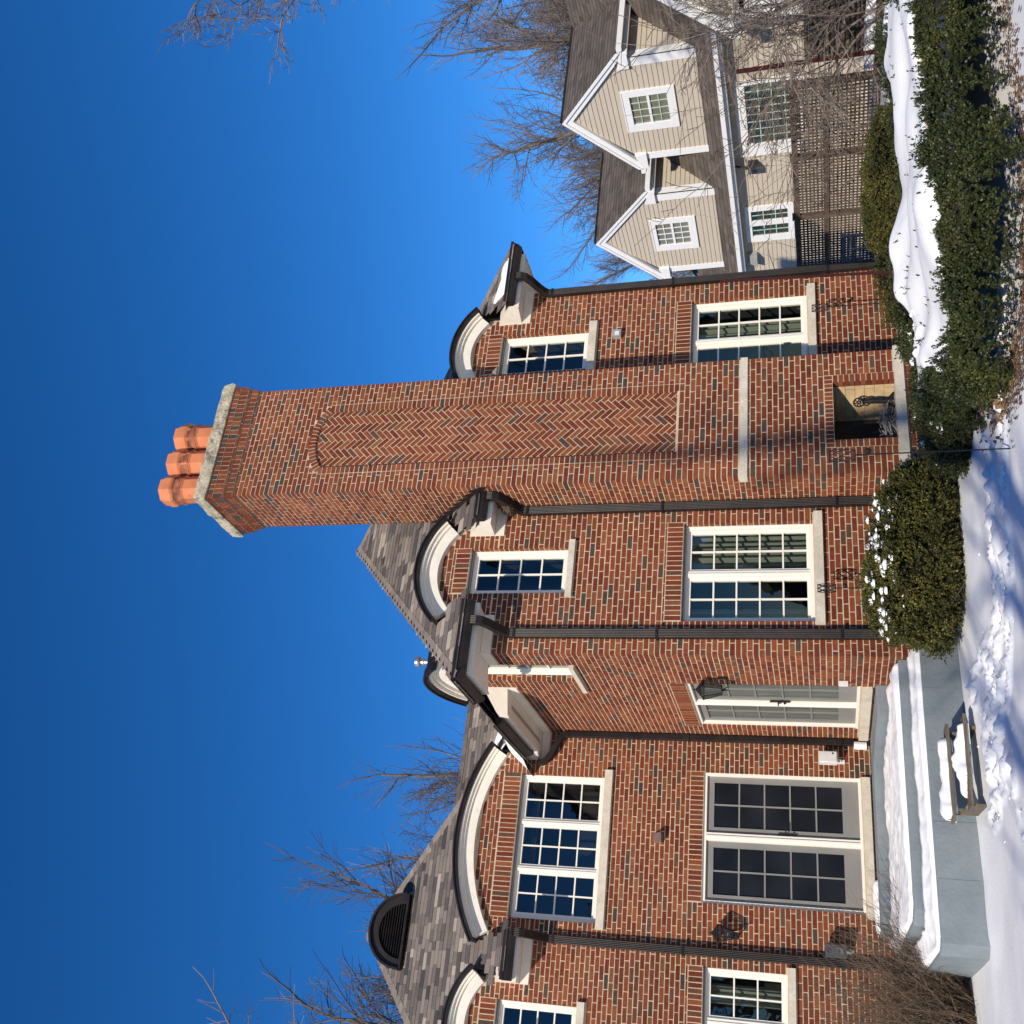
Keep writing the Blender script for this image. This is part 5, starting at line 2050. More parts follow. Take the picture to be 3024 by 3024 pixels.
# front wing towards the garden, mostly behind bare twigs
WG = Wall((19.15, 0, 0), (0, -1, 0))
mb = MB()
ya, yb_, yc, ze, zr_ = 9.2, 14.65, 11.92, 3.15, 6.3
mb.poly([WG.p(-yb_, 0, -.01), WG.p(-ya, 0, -.01), WG.p(-ya, ze, -.01), WG.p(-yc, zr_, -.01), WG.p(-yb_, ze, -.01)])
mb.poly([(19.15, yb_, 0), (20, yb_, 0), (20, yb_, ze), (19.15, yb_, ze)])
g = mb.build('wing_front', M['siding'], nb)
boards(WG, 1.2, zr_, lambda v: (-yb_, -ya) if v < ze else ((-yc - (zr_ - v) / (zr_ - ze) * (yb_ - ya) / 2, -yc + (zr_ - v) / (zr_ - ze) * (yb_ - ya) / 2) if v < zr_ - .03 else None),
       [(-14.35, -13.1, 1.40, 2.75)], parent=g)
rk = MB()
for s in (-1, 1):
    a, b = -(yc + s * (yc - ya + .25)), -yc
    P = [(a, 2.98), (b, zr_ + .16), (b, zr_ - .12), (a, 2.72)]
    rk.prism([WG.p(u, v, .03) for u, v in P], [WG.p(u, v, .20) for u, v in P])
    P = [(a, 2.80), (b, zr_ - .05), (b, zr_ - .22), (a, 2.60)]
    rk.prism([WG.p(u, v, .02) for u, v in P], [WG.p(u, v, .06) for u, v in P])
wbox(rk, WG, -yb_ - .02, -yb_ + .2, .1, 2.95, .0, .035)
wbox(rk, WG, -yb_, -ya, 2.62, 2.86, .026, .05)
rk.build('rake_trim', M['trim_white'], nb)
nwindow(WG, (-14.35, -13.1, 1.40, 2.75), [(-14.2, -13.25, 1.55, 2.05), (-14.2, -13.25, 2.12, 2.62)], 2, 1, bars='trim_white', lab='dark sash window in the wing behind bare twigs')
wr = MB()
for s in (-1, 1):
    f_ = yc + s * (yc - ya + .25)
    wr.prism([(18.93, f_, 3.0), (18.93, yc, zr_ + .18), (18.93, yc, zr_ + .10), (18.93, f_, 2.92)], [(23.5, f_, 3.0), (23.5, yc, zr_ + .18), (23.5, yc, zr_ + .10), (23.5, f_, 2.92)], .45)
wr.build('wing_roof', M['brown_roof'], nb)

# ================================================================== LATTICE FENCE, STONE WALL, BENCH
XF = 16.5
fn = thing('lattice_fence', 'weathered brown lattice fence with square holes before the beige house', 'fence', (XF, 17, 0))
FP = [14.16, 15.94, 17.62, 19.35]
for y in FP:
    mb = MB()
    mb.box(XF - .05, XF + .05, y - .05, y + .05, -.2, 1.80)
    mb.box(XF - .06, XF + .06, y - .06, y + .06, 1.80, 1.83)
    mb.build('post', M['fence_wood'], fn)
for i in range(3):
    a, b = FP[i] + .05, FP[i + 1] - .05
    for (z0, z1, x0, x1) in ((1.665, 1.785, -.06, .05), (1.085, 1.185, -.045, .045), (.08, .17, -.04, .04)):
        mb = MB()
        mb.box(XF + x0, XF + x1, a, b, z0, z1)
        mb.build('rail', M['fence_wood'], fn)
    n = int((b - a) / .0775)
    for k in range(n):
        y = a + (k + .5) * (b - a) / n
        mb = MB()
        mb.box(XF - .016, XF - .004, y - .0175, y + .0175, .12, 1.70)
        mb.build('lattice_strip', M['fence_wood'], fn)
    z = .21
    while z < 1.66:
        if not 1.07 < z < 1.20:
            mb = MB()
            mb.box(XF - .002, XF + .010, a, b, z - .0175, z + .0175)
            mb.build('lattice_strip', M['fence_wood'], fn)
        z += .0775
sw_ = thing('stone_wall', 'low stacked stone wall with a snowy timber ledge right of the lattice fence', 'wall', (17.2, 12.7, 0))
mb = MB()
mb.box(17.03, 17.5, 8.2, 14.1, -.2, 1.40, .0)
core = mb.build('wall_core', M['stone_wall'], sw_)
z = .42
rs = random.Random(9)
while z < 1.42:
    h = rs.uniform(.07, .115)
    y = 9.3 + rs.uniform(0, .2)
    while y < 14.1:
        L_ = rs.uniform(.18, .44)
        e = min(y + L_, 14.12)
        mb = MB()
        j = lambda s=.012: rs.uniform(-s, s)
        x = 16.97 + rs.uniform(-.02, .03)
        a = [(17.05, y + .006, z + .005), (17.05, e - .006, z + .005), (17.05, e - .006, z + h - .004), (17.05, y + .006, z + h - .004)]
        b = [(x + .02 + j(), y + .015, z + .014 + j(.006)), (x + .02 + j(), e - .015, z + .014 + j(.006)), (x + .02 + j(), e - .018, z + h - .014 + j(.006)), (x + .02 + j(), y + .018, z + h - .014 + j(.006))]
        c = [(x + j(), y + .04, z + .03), (x + j(), e - .04, z + .03), (x + j(), e - .04, z + h - .03), (x + j(), y + .04, z + h - .03)]
        t = rs.random()
        mb.mesh(a + b + c, [(0, 4, 5, 1), (1, 5, 6, 2), (2, 6, 7, 3), (3, 7, 4, 0), (4, 8, 9, 5), (5, 9, 10, 6), (6, 10, 11, 7), (7, 11, 8, 4), (8, 11, 10, 9)], t)
        mb.build('stone', M['stone_wall'], sw_)
        y = e
    z += h
mb = MB()
mb.box(16.62, 16.96, 9.0, 14.3, .05, .33)
mb.build('timber_ledge', M['old_wood'], sw_)
snow_sheet('ledge_snow', [(16.60, 9.0), (16.98, 9.0), (16.98, 14.32), (16.60, 14.32)], .33, .10, res=.05, edge=.1, amp=.03)
M['bench_grey'] = mk('bench_wood', one((.16, .165, .17)))
gb = thing('garden_bench', 'grey slatted garden bench in the shade by the brick house corner', 'bench', (15.6, 18.1, .2))
g0 = gz(15.6, 17.9)
for k in range(4):
    mb = MB()
    mb.box(15.40 + k * .10, 15.475 + k * .10, 17.55, 18.7, g0 + .38, g0 + .40)
    mb.build('seat_slat', M['bench_grey'], gb)
for k in range(3):
    mb = MB()
    mb.box(15.80 + k * .02, 15.82 + k * .02, 17.55, 18.7, g0 + .48 + k * .10, g0 + .54 + k * .10)
    mb.build('back_slat', M['bench_grey'], gb)
for y in (17.58, 18.63):
    for x in (15.42, 15.78):
        mb = MB()
        mb.box(x, x + .04, y, y + .04, g0 - .1, g0 + (.56 if x < 15.5 else .78))
        mb.build('leg', M['bench_grey'], gb)
    mb = MB()
    mb.box(15.38, 15.84, y - .005, y + .045, g0 + .56, g0 + .585)
    mb.build('armrest', M['bench_grey'], gb)


# ================================================================== TREES AND SHRUBS
class Tree:
    """bare branches as tapering tubes; the trunk with its limbs and the twigs are kept apart"""
    def __init__(self, seed):
        self.r = random.Random(seed)
        self.wood, self.twig = MB(), MB()

    def rnd(self, s=1.0):
        g = self.r.gauss
        return Vector((g(0, s), g(0, s), g(0, s)))

    def stick(self, pts, r0, r1, lvl):
        n = len(pts)
        rad = [r0 + (r1 - r0) * (i / (n - 1)) ** .8 for i in range(n)]
        t = min(max(self.r.gauss(.45, .18), 0), 1)
        (self.wood if lvl <= 1 else self.twig).tube(pts, rad, (8, 6, 4, 3, 3, 3)[min(lvl, 5)], t, caps=False)

    def grow(self, p, d, L, r, lvl, cfg):
        seg = (7, 6, 5, 4, 2, 2)[min(lvl, 5)]
        pts = [Vector(p)]
        d = Vector(d).normalized()
        for i in range(seg):
            d = (d + self.rnd(cfg['wander'] * (.5 if lvl == 0 else 1)) + Vector((0, 0, cfg['up'][min(lvl, len(cfg['up']) - 1)]))).normalized()
            pts.append(pts[-1] + d * (L / seg))
        self.stick(pts, r, max(r * cfg['taper'], cfg['rmin']), lvl)
        if lvl >= cfg['levels']:
            return
        n = cfg['kids'][min(lvl, len(cfg['kids']) - 1)]
        n = max(1, int(n * self.r.uniform(.8, 1.25)))
        for k in range(n):
            f = cfg['from'][min(lvl, len(cfg['from']) - 1)]
            f = f + (1 - f) * ((k + self.r.random()) / n)
            x = f * seg
            i = min(int(x), seg - 1)
            q = pts[i].lerp(pts[i + 1], x - i)
            ax = (pts[i + 1] - pts[i]).normalized()
            side = self.rnd()
            side = (side - ax * side.dot(ax)).normalized()
            ang = math.radians(self.r.uniform(*cfg['angle']))
            nd = ax * math.cos(ang) + side * math.sin(ang)
            nl = L * self.r.uniform(*cfg['len']) * (1.12 - .45 * f)
            rr = max(r * (1 - f * (1 - cfg['taper'])) * self.r.uniform(.36, .56), cfg['rmin'])
            self.grow(q, nd, nl, rr, lvl + 1, cfg)
        # the leader carries on
        if lvl > 0 or cfg.get('lead'):
            self.grow(pts[-1], d, L * .55, max(r * cfg['taper'], cfg['rmin']), lvl + 1, cfg)


ELM = dict(wander=.13, up=(.05, .10, .05, .02), taper=.50, rmin=.0062, levels=4, kids=(10, 10, 9, 8), angle=(24, 58), len=(.42, .68), lead=True)
ELM['from'] = (.32, .18, .12, .1)


def tree_data(seed, h, r, cfg):
    t = Tree(seed)
    t.grow((0, 0, -.3), (0, 0, 1), h * .62, r, 0, cfg)
    return t.wood.data('trunk', M['bark'], True), t.twig.data('branches', M['bark'])


TD = [tree_data(21, 13.0, .30, ELM), tree_data(34, 13.0, .26, dict(ELM, angle=(18, 42), up=(.05, .14, .08, .04))), tree_data(57, 13.0, .32, dict(ELM, kids=(11, 10, 9, 8))),
      tree_data(91, 13.0, .42, dict(ELM, kids=(9, 6, 4, 3), levels=3, rmin=.012, taper=.55))]
# measured height of each prototype
TH = [max(v.co.z for v in d[1].vertices) for d in TD]


def tree(i, x, y, h, rot, label, sx=1.0):
    t = thing('bare_tree', label, 'tree', (x, y, gz(x, y)), group='bare winter trees')
    k = h / TH[i]
    for nm, d in zip(('trunk', 'branches'), TD[i]):
        o = bpy.data.objects.new(nm, d)
        COL.objects.link(o)
        o.parent = t
        o.scale = (k * sx, k * sx, k)
        o.rotation_euler = (0, 0, rot)
    return t


tree(2, 36.9, 28.5, 18.0, .4, 'large bare tree with thick limbs behind the near dormer of the beige house', 1.0)
tree(0, 33.6, 29.5, 15.6, 2.1, 'bare tree with fine purplish twigs above the near dormer ridge', 1.0)
tree(0, 43.0, 31.0, 19.5, 4.0, 'bare tree at the right edge behind the beige house roof', 1.1)
tree(1, 37.0, 37.0, 16.4, 3.3, 'small bare tree showing between the two dormer roofs', 1.15)
tree(1, 32.5, 36.5, 12.6, 1.2, 'bare tree top low over the far dormer ridge', 1.0)
tree(0, -1.6, 31.0, 20.0, .7, 'bare tree behind the left end of the shingled roof', .95)
tree(2, 2.0, 31.0, 18.6, 2.6, 'slim bare tree behind the half-round roof vent', 1.0)
tree(0, 4.9, 33.0, 16.4, 5.2, 'bare tree rising behind the right hip of the left roof', .8)
tree(2, 8.0, 32.0, 16.8, 4.4, 'bare tree between the left roof and the steel flue', .75)
tree(1, .5, 29.5, 17.6, 4.0, 'bare tree whose twigs crowd the left hip of the roof', 1.15)
tree(1, -6.5, 33.0, 17.0, 1.0, 'bare tree beyond the left edge behind the roof', 1.1)
tree(3, -9.4, -5.4, 14.6, 1.9, 'big bare garden tree behind the viewer casting faint shadows', 1.0)
tree(3, -9.5, -16.0, 16.0, 3.0, 'bare garden tree behind the viewer near the sunny side', 1.0)
tree(3, 4.0, -18.0, 15.0, .3, 'bare garden tree far behind the viewer', 1.1)

# tree on the right whose boughs hang into the sky
ot = thing('bare_tree', 'bare tree just off the right edge reaching thin boughs into the blue sky', 'tree', (16.8, 8.6, 0), group='bare winter trees')
T = Tree(77)
T.stick([Vector(p) for p in ((16.8, 8.6, -.3), (16.7, 8.6, 2.5), (16.5, 8.55, 5), (16.3, 8.5, 7.2), (16.2, 8.4, 9.5), (16.3, 8.3, 11.5))], .26, .10, 0)
CF = dict(wander=.20, up=(.0, .0, .0, .0), taper=.45, rmin=.0045, levels=4, kids=(6, 6, 5, 4), angle=(22, 60), len=(.34, .58))
CF['from'] = (.30, .25, .2, .2)
for (a, mid, b, r) in (((16.3, 8.5, 7.3), (14.1, 8.2, 8.9), (12.6, 8.0, 9.65), .050), ((16.35, 8.5, 6.6), (14.0, 8.2, 8.2), (12.35, 8.0, 8.9), .048),
                       ((16.4, 8.5, 6.0), (13.9, 8.2, 7.9), (12.0, 8.0, 8.15), .042), ((16.4, 8.5, 5.4), (14.0, 8.3, 7.2), (12.5, 8.0, 7.35), .030)):
    a, mid, b = Vector(a), Vector(mid), Vector(b)
    pts = []
    for i in range(9):
        t = i / 8
        p = a * (1 - t) ** 2 + mid * 2 * t * (1 - t) + b * t * t
        pts.append(p + T.rnd(.035 if 0 < i < 8 else 0))
    T.stick(pts, r, .010, 1)
    for i in range(3, 9):
        for _ in range(2 if i < 7 else 3):
            d = (pts[min(i + 1, 8)] - pts[i - 1]).normalized()
            side = T.rnd()
            side = (side - d * side.dot(d)).normalized()
            an_ = math.radians(T.r.uniform(22, 60))
            T.grow(pts[i], d * math.cos(an_) + side * math.sin(an_) + Vector((0, 0, -.05)), T.r.uniform(.35, .70), .013, 2, CF)
T.wood.build('trunk', M['bark'], ot, True)
T.twig.build('branches', M['bark'], ot)


# ---- bare shrubs: many arching stems from a crown of roots
def twiggy(name, label, base, n, spread, hgt, r, cat, mat, seed, droop=.0, sub=6, lvls=2, lean=(0, 0), spread_y=None):
    t = thing(name, label, cat, (*base, gz(*base)))
    b = Tree(seed)
    z0 = gz(*base)
    sy = spread_y or spread
    cf = dict(wander=.16, up=(-.02, -droop, -droop * 1.4, -droop), taper=.5, rmin=r * .28, levels=lvls, kids=(sub, sub, 4, 3), angle=(18, 55), len=(.28, .55))
    cf['from'] = (.35, .25, .2, .2)
    for i in range(n):
        a, q = b.r.uniform(0, 6.283), math.sqrt(b.r.random())
        p = Vector((base[0] + q * spread * .35 * math.cos(a), base[1] + q * sy * .35 * math.sin(a), z0 - .05))
        tip = Vector((base[0] + q * spread * math.cos(a) + lean[0], base[1] + q * sy * math.sin(a) + lean[1], z0 + hgt * b.r.uniform(.65, 1.0) * (1 - .35 * q)))
        d = tip - p
        b.grow(p, d, d.length, r * b.r.uniform(.6, 1.2), 1, dict(cf, levels=lvls + 1))
    b.wood.mesh(b.twig.v, b.twig.f, .5) if False else None
    n0 = len(b.wood.v)
    b.wood.build('stems', M[mat], t)
    b.twig.build('twigs', M[mat], t)
    return t


twiggy('bare_shrub', 'tall bare shrub of tangled brown stems before the stone wall', (15.35, 11.3), 26, 1.9, 3.6, .022, 'shrub', 'bark', 5, droop=.07, sub=8, lvls=3, lean=(0, .35), spread_y=2.5)
twiggy('bare_vine', 'bare vine twigs drooping beside the broad window above the fence', (16.25, 15.6), 7, .45, 3.0, .014, 'vine', 'bark', 8, droop=.07, sub=7, lvls=3, spread_y=1.6)
twiggy('bare_vine', 'small tangle of bare vine over the far end of the lattice fence', (16.3, 19.0), 6, .35, 2.2, .008, 'vine', 'bark', 18, droop=.06, sub=6, lvls=2, spread_y=.7)
twiggy('dormant_shrub', 'dense brown leafless shrub against the brick at the foot of the left window', (.78, 14.0), 420, 1.25, 1.48, .0062, 'shrub', 'twig_brown', 15, droop=.0, sub=5, lvls=1, spread_y=.95)


# ---- evergreens: an inner body and thousands of short leafy sprigs on its surface
def surface_samples(verts, faces, n, rng):
    tri = np.concatenate([faces[:, [0, 1, 2]], faces[:, [0, 2, 3]]]) if faces.shape[1] == 4 else faces
    a, b, c = verts[tri[:, 0]], verts[tri[:, 1]], verts[tri[:, 2]]
    nr_ = np.cross(b - a, c - a)
    ar = np.linalg.norm(nr_, axis=1)
    pick = rng.choice(len(tri), n, p=ar / ar.sum())
    u, v = rng.random(n), rng.random(n)
    fl_ = u + v > 1
    u[fl_], v[fl_] = 1 - u[fl_], 1 - v[fl_]
    p = a[pick] + (b - a)[pick] * u[:, None] + (c - a)[pick] * v[:, None]
    return p, nr_[pick] / (ar[pick][:, None] + 1e-12)


def sprig_mesh(P, Nn, rng, size=.05, leaves=8, leaf=(.020, .0075), up_=.35, tone_noise=2.5, seed=0):
    n = len(P)
    d = Nn * .75 + np.array([0, 0, up_]) + rng.normal(0, .45, (n, 3))
    d /= np.linalg.norm(d, axis=1)[:, None]
    s = rng.normal(0, 1, (n, 3))
    s -= d * (s * d).sum(1)[:, None]
    s /= np.linalg.norm(s, axis=1)[:, None]
    w = np.cross(d, s)
    ln = size * rng.uniform(.6, 1.5, n)
    base_t = .30 + .42 * (fnoise(P[:, 0] * tone_noise + P[:, 2] * 3, P[:, 1] * tone_noise - P[:, 2] * 2, seed, 3) - .5) * 2 + rng.normal(0, .10, n)
    V, T_ = [], []
    for k in range(leaves):
        f = k / (leaves - 1)
        ang = k * 2.4 + rng.uniform(0, .6, n)
        o = P + d * (ln * (f - .25))[:, None]
        side = s * np.cos(ang)[:, None] + w * np.sin(ang)[:, None]
        ld = side * (1 - .5 * f) + d * (.55 + .6 * f)
        ld /= np.linalg.norm(ld, axis=1)[:, None]
        lw = np.cross(ld, d + .3 * side)
        lw /= np.linalg.norm(lw, axis=1)[:, None] + 1e-9
        L_ = leaf[0] * rng.uniform(.75, 1.3, n)[:, None]
        W_ = leaf[1] * rng.uniform(.8, 1.25, n)[:, None]
        V.append(np.stack([o, o + ld * L_ * .5 + lw * W_, o + ld * L_, o + ld * L_ * .5 - lw * W_], 1))
        T_.append(np.repeat(np.clip(base_t + .20 * (f - .5) + rng.normal(0, .10, n), 0, 1)[:, None], 4, 1))
    V = np.concatenate(V).reshape(-1, 3)
    T_ = np.concatenate(T_).ravel()
    F = np.arange(len(V)).reshape(-1, 4)
    return V, F, T_


HP = [(7.3, 9.6), (6.5, 9.5), (5.75, 8.9), (5.35, 8.3), (4.98, 7.65), (4.85, 7.1), (5.15, 6.5), (5.9, 6.15), (6.8, 6.02), (8.0, 5.85), (9.6, 5.6), (11.6, 5.7), (12.6, 7.0), (11.8, 8.55), (9.7, 8.6), (9.0, 8.9),
      (8.4, 9.5)]


def hedge_h(x, y, d):
    top = .54 + .17 * (fnoise(x * .95, y * .95, 31, 3) - .5) * 2 - .15 * sstep(9.2, 10.6, y) + .05 * sstep(7, 10, x)
    r = np.clip(d / .42, 0, 1)
    edge = np.power(1 - np.power(1 - r, 2.6), .5)
    lump_ = (fnoise(x * 2.3, y * 2.3, 40, 3) - .5) * .30
    return top * edge + lump_ * edge


hx, hy = np.arange(4.6, 12.8, .05), np.arange(5.4, 11.3, .05)
HX, HY = np.meshgrid(hx, hy)
wob = (fnoise(HX * 1.15, HY * 1.15, 51, 3) - .5) * .75
HD = inside_dist(HP, HX, HY) + wob
HZ = hedge_h(HX, HY, HD) + ground_z(HX, HY) * .5
ok = HD > -.02
HZ = np.where(ok, HZ, -.1)
idx = np.arange(HX.size).reshape(HX.shape)
q = ok[:-1, :-1] & ok[:-1, 1:] & ok[1:, 1:] & ok[1:, :-1]
HF = np.stack([idx[:-1, :-1], idx[:-1, 1:], idx[1:, 1:], idx[1:, :-1]], -1)[q]
HV = np.stack([HX, HY, HZ], -1).reshape(-1, 3)
hedge = thing('hedge', 'wide dark green yew hedge heaped with snow in the right foreground', 'hedge', (7.0, 7.5, 0))
inner = HV.copy()
inner[:, 2] -= .05
qi = (ok & (HD > .10))
qi = qi[:-1, :-1] & qi[:-1, 1:] & qi[1:, 1:] & qi[1:, :-1]
HFI = np.stack([idx[:-1, :-1], idx[:-1, 1:], idx[1:, 1:], idx[1:, :-1]], -1)[qi]
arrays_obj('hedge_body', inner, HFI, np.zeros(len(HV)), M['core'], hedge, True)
rng = np.random.default_rng(8)
HDf = HD.ravel()
# where snow lies on it
snow_line = .06 + .50 * (fnoise(HX * 1.5, HY * 1.5, 61, 4)) + .45 * sstep(8.9, 9.6, HY)
snow_on = (HD > snow_line) & (HY < 10.2)
P, Nn = surface_samples(HV, HF, 50000, rng)
ix = np.clip(((P[:, 0] - hx[0]) / .05).round().astype(int), 0, len(hx) - 1)
iy = np.clip(((P[:, 1] - hy[0]) / .05).round().astype(int), 0, len(hy) - 1)
keep = (HD - snow_line)[iy, ix] < .06
keep |= (P[:, 1] > 10.1)
keep |= (rng.random(len(P)) < .012) & (HD[iy, ix] < 1.2)
keep &= HD[iy, ix] < 1.4
Nn[Nn[:, 2] < 0] *= -1
P, Nn = P[keep], Nn[keep]
# push the sprigs in and out so that the surface is ragged and holds dark gaps
P = P + Nn * (rng.normal(-.005, .028, len(P)) + (.07 * (fnoise(P[:, 0] * 7, P[:, 1] * 7 + P[:, 2] * 7, 71, 3) - .55) + .20 * (fnoise(P[:, 0] * 2.6, P[:, 1] * 2.6 + P[:, 2] * 2.2, 73, 3) - .52)))[:, None]
V, F, T_ = sprig_mesh(P, Nn, rng, .055, 8, (.026, .0085), seed=3)
tag(arrays_obj('hedge_leaves', V, F, T_, M['leaf_dark'], hedge), kind='stuff')
# its snow
snow_line = snow_line + .22 * (fnoise(HX * 5.5, HY * 5.5, 62, 3) - .5) + .5 * np.clip(fnoise(HX * 2.4, HY * 2.4, 66, 3) - .66, 0, 1)
snow_on = (HD > snow_line) & (HY < 10.2)
SM = np.where(ok, HZ, np.nan)
SM = np.where(np.isnan(SM), .3, SM)
for _ in range(26):
    SM[1:-1, 1:-1] = (SM[1:-1, 1:-1] * 2 + SM[:-2, 1:-1] + SM[2:, 1:-1] + SM[1:-1, :-2] + SM[1:-1, 2:]) / 6
deep = np.clip((HD - snow_line) / .45, 0, 1)
SZ = HZ * (1 - deep * .85) + SM * deep * .85 + .055 * np.sqrt(np.clip((HD - snow_line) / .16, 0, 1)) + (.11 * (fnoise(HX * .75 + 3, HY * .9, 81, 4) - .42) + .03 * (fnoise(HX * 3.1, HY * 2.3, 85, 3) - .5)) * deep - .03 * (HD <= snow_line)
base_s = fnoise(HX * 2.2, HY * 2.2, 83, 2)
# smooth the snow over the lumps of the hedge
for _ in range(3):
    SZ[1:-1, 1:-1] = np.where(snow_on[1:-1, 1:-1] & ok[1:-1, 1:-1], (SZ[1:-1, 1:-1] * 4 + SZ[:-2, 1:-1] + SZ[2:, 1:-1] + SZ[1:-1, :-2] + SZ[1:-1, 2:]) / 8, SZ[1:-1, 1:-1])
grow = snow_on.copy()
sq = grow[:-1, :-1] & grow[:-1, 1:] & grow[1:, 1:] & grow[1:, :-1]
SF = np.stack([idx[:-1, :-1], idx[:-1, 1:], idx[1:, 1:], idx[1:, :-1]], -1)[sq]
used = np.unique(SF)
rem = np.full(HX.size, -1)
rem[used] = np.arange(len(used))
SV = np.stack([HX, HY, SZ], -1).reshape(-1, 3)[used]
so = arrays_obj('hedge_snow', SV, rem[SF], np.zeros(len(used)), M['snow'], smooth=True)
sub = so.modifiers.new('round', 'SUBSURF')
sub.levels = sub.render_levels = 1
sol = so.modifiers.new('thick', 'SOLIDIFY')
sol.thickness = .05
sol.offset = -1
tag(so, kind='stuff')


def evergreen(name, label, c, rad, zc, n, mat, seed, snow=0, boxy=2.6, group=None, low=.0, leaf=(.024, .0085), size=.05, flat_bottom=True):
    """a rounded clipped bush: super-ellipsoid with lumps"""
    t = thing(name, label, 'bush', (c[0], c[1], gz(*c)), group=group)
    g0 = gz(*c)
    nu, nv = 40, 20
    th = np.linspace(0, 2 * np.pi, nu, endpoint=False)
    ph = np.linspace(-np.pi / 2, np.pi / 2, nv)
    TH_, PH = np.meshgrid(th, ph)
    pw = lambda v: np.sign(v) * np.abs(v) ** (2 / boxy)
    x, y, z = pw(np.cos(PH)) * pw(np.cos(TH_)), pw(np.cos(PH)) * pw(np.sin(TH_)), pw(np.sin(PH))
    k = 1 + .62 * (fnoise(x * 2.4 + 9, y * 2.4 + z * 2.1 + 5, seed, 3) - .5)
    vx, vy, vz = c[0] + x * rad[0] * k, c[1] + y * rad[1] * k, g0 + zc + z * rad[2] * k
    V0 = np.stack([vx, vy, vz], -1).reshape(-1, 3)
    ii = np.arange(nu * nv).reshape(nv, nu)
    F0 = np.stack([ii[:-1], np.roll(ii[:-1], -1, 1), np.roll(ii[1:], -1, 1), ii[1:]], -1).reshape(-1, 4)
    r_ = np.random.default_rng(seed)
    cc = np.array([c[0], c[1], g0 + zc])
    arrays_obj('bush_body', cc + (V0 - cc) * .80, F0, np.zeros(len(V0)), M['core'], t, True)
    P, Nn = surface_samples(V0, F0, n, r_)
    P = P + Nn * (r_.normal(-.012, .032, n) + .17 * (fnoise(P[:, 0] * 5, P[:, 1] * 5 + P[:, 2] * 5, seed + 5, 3) - .55))[:, None]
    kp = P[:, 2] > g0 + low
    V, F, T_ = sprig_mesh(P[kp], Nn[kp], r_, size, 8, leaf, seed=seed)
    tag(arrays_obj('bush_leaves', V, F, T_, M[mat], t), kind='stuff')
    if snow:
        sm = MB()
        up_ok = np.where((Nn[:, 2] > .30) & (P[:, 2] > g0 + zc + rad[2] * .35) & (fnoise(P[:, 0] * 3.1, P[:, 1] * 3.1, seed + 9, 2) > .50))[0]
        for i in up_ok[:snow]:
            q = P[i] + Nn[i] * .02 + np.array([0, 0, .02])
            lump(sm, tuple(q), rg.uniform(.02, .065), .5)
        tag(sm.build('clinging_snow', M['snow'], t, True), kind='stuff')
    # a few woody stems at the foot
    b = Tree(seed)
    for _ in range(26):
        a = b.r.uniform(0, 6.283)
        p = Vector((c[0] + rad[0] * .3 * math.cos(a), c[1] + rad[1] * .3 * math.sin(a), g0 - .03))
        e = Vector((c[0] + rad[0] * .95 * math.cos(a), c[1] + rad[1] * .95 * math.sin(a), g0 + b.r.uniform(.08, zc * 1.1)))
        b.stick([p, p.lerp(e, .5) + Vector((0, 0, -.03)), e], .010, .004, 1)
    b.wood.build('stems', M['bark'], t)
    return t


b1 = evergreen('rounded_bush', 'rounded olive-green yew bush dusted with snow left of the chimney', (5.30, 11.14), (.94, .56, .44), .45, 8200, 'leaf_olive', 12, snow=170, size=.075, leaf=(.030, .0095), boxy=2.7, low=.05)
evergreen('spreading_bush', 'broad olive-green yew bush spilling in front of the garden hearth', (6.78, 9.75), (.90, 1.0, .25), .15, 13000, 'leaf_mid', 17, snow=60, boxy=2.2, low=.02, size=.065, leaf=(.028, .009))
evergreen('low_bush', 'low olive-brown yew bush before the lattice fence right of the house corner', (11.35, 11.7), (.62, 1.25, .40), .26, 9000, 'leaf_olive', 23, low=.05)
evergreen('scrubby_bush', 'thin brownish scrub against the brick at the right corner of the wing', (9.75, 11.62), (.34, .28, .36), .30, 1500, 'leaf_olive', 33, low=.12)
evergreen('scrubby_bush', 'small dark scrubby sprig poking over the snow between chimney and corner', (9.05, 11.45), (.26, .20, .30), .30, 900, 'leaf_olive', 43, low=.12)
evergreen('upright_sprig', 'small upright dark green sprig at the right end of the rounded bush', (6.33, 11.15), (.16, .16, .30), .34, 1300, 'leaf_dark', 53, low=.0)
evergreen('corner_bush', 'dark evergreen showing beyond the snow at the right edge', (9.4, 6.55), (.55, .50, .35), .42, 4000, 'leaf_dark', 63, low=.1)

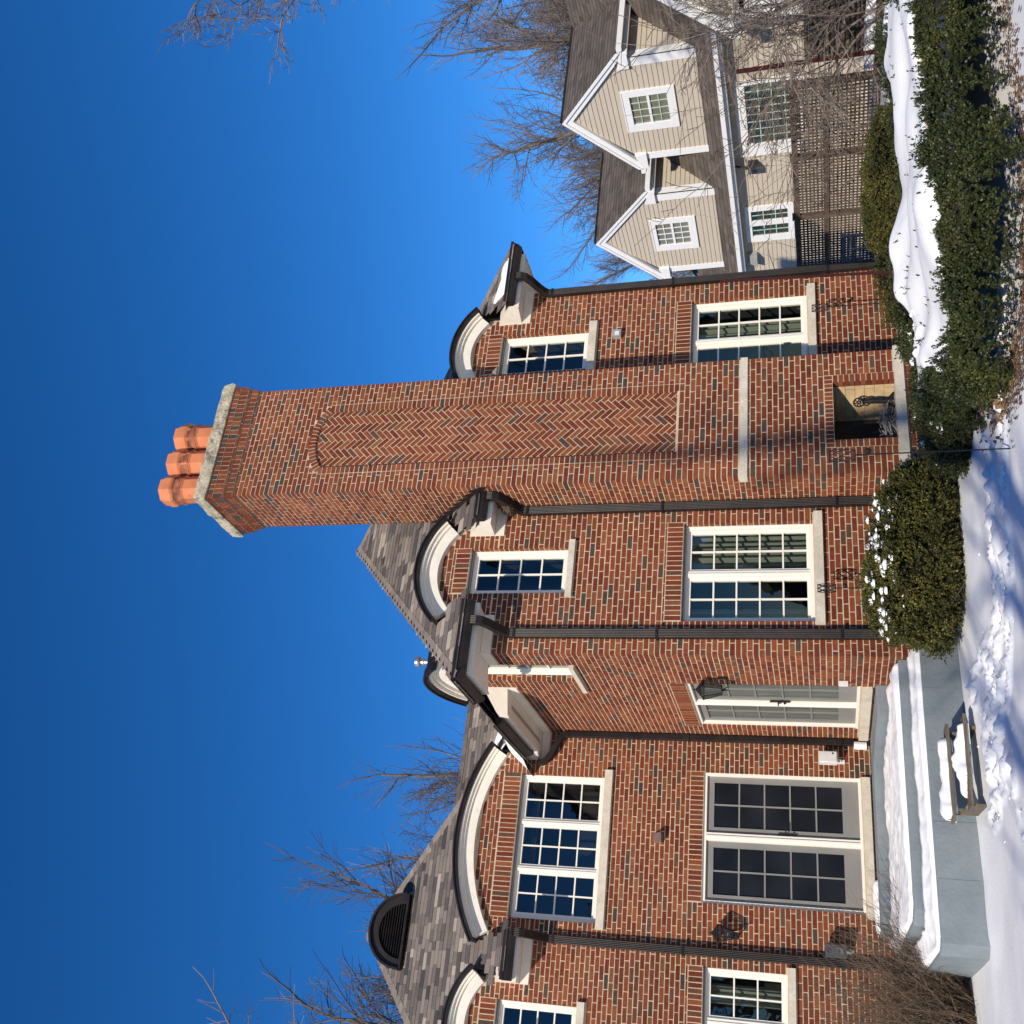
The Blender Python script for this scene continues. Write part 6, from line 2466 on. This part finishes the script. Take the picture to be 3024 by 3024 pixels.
# snow caught on the bush tops
sc = MB()
for _ in range(0):
    a = rg.uniform(-1, 1)
    x = 5.28 + .86 * a
    y = 11.12 + rg.gauss(-.16, .07)
    z = .47 + .47 * (1 - abs(a) ** 3.2) ** .5 - max(0, (10.98 - y)) * .9 + gz(5.28, 11.12) + .035
    if vnoise(np.array([x * 3.0]), np.array([y * 3]), 91)[0] > .42:
        lump(sc, (x, y, z), rg.uniform(.022, .055), .7)
for _ in range(46):
    t = rg.random()
    x, y = 6.3 + (7.1 - 6.3) * t + rg.gauss(0, .12), 8.4 + 1.0 * t + rg.gauss(0, .15)
    d_ = inside_dist(HP, np.array([x]), np.array([y])) + (fnoise(np.array([x * 1.15]), np.array([y * 1.15]), 51, 3) - .5) * .75
    if d_[0] > .1:
        lump(sc, (x, y, float(hedge_h(np.array([x]), np.array([y]), d_)[0]) + .02), rg.uniform(.02, .06), .6)
tag(sc.build('bush_snow', M['snow'], smooth=True), kind='stuff')

# dead leaves at the foot of the hedge
dl = MB()
for _ in range(3400):
    t = rg.random()
    i = rg.randrange(1, 10)
    a, b = HP[i], HP[i + 1]
    x, y = a[0] + (b[0] - a[0]) * t, a[1] + (b[1] - a[1]) * t
    nx_, ny_ = (b[1] - a[1]), -(b[0] - a[0])
    l_ = math.hypot(nx_, ny_)
    o = rg.gauss(.10, .16)
    x, y = x - nx_ / l_ * o, y - ny_ / l_ * o
    z = gz(x, y) + .006 if False else .012
    s = rg.uniform(.014, .034)
    q = [Vector((math.cos(k * 1.57 + s * 99) * s * (1 if k % 2 else .55), math.sin(k * 1.57 + s * 99) * s * (1 if k % 2 else .55), rg.uniform(0, .018))) for k in range(4)]
    dl.poly([Vector((x, y, z)) + k for k in q], rg.random())
ZL = ground_z(np.array([v[0] for v in dl.v]), np.array([v[1] for v in dl.v]))
dl.v = [(v[0], v[1], v[2] + float(zz)) for v, zz in zip(dl.v, ZL)]
tag(dl.build('leaf_litter', M['litter']), kind='stuff')

# ---- evergreen wood far behind the viewer: it stands in the window reflections
wood = MB()
for k in range(46):
    x = -62 + k * 2.9 + rg.uniform(-.8, .8)
    y = -34 + rg.uniform(-4, 4) - 12 * (1 - abs(x) / 70)
    h = rg.uniform(6.5, 11.5)
    prof = [(rg.uniform(1.5, 2.4) * (1 - q) ** .8 * (1 + .25 * math.sin(q * 21 + k)) + .05, h * q) for q in [i / 9 for i in range(10)]]
    wood.lathe(prof, (x, y, gz(x, y) - .1), 9, tone=rg.uniform(.1, .6), phase=k)
tag(wood.build('far_wood', M['leaf_dark']), kind='stuff')
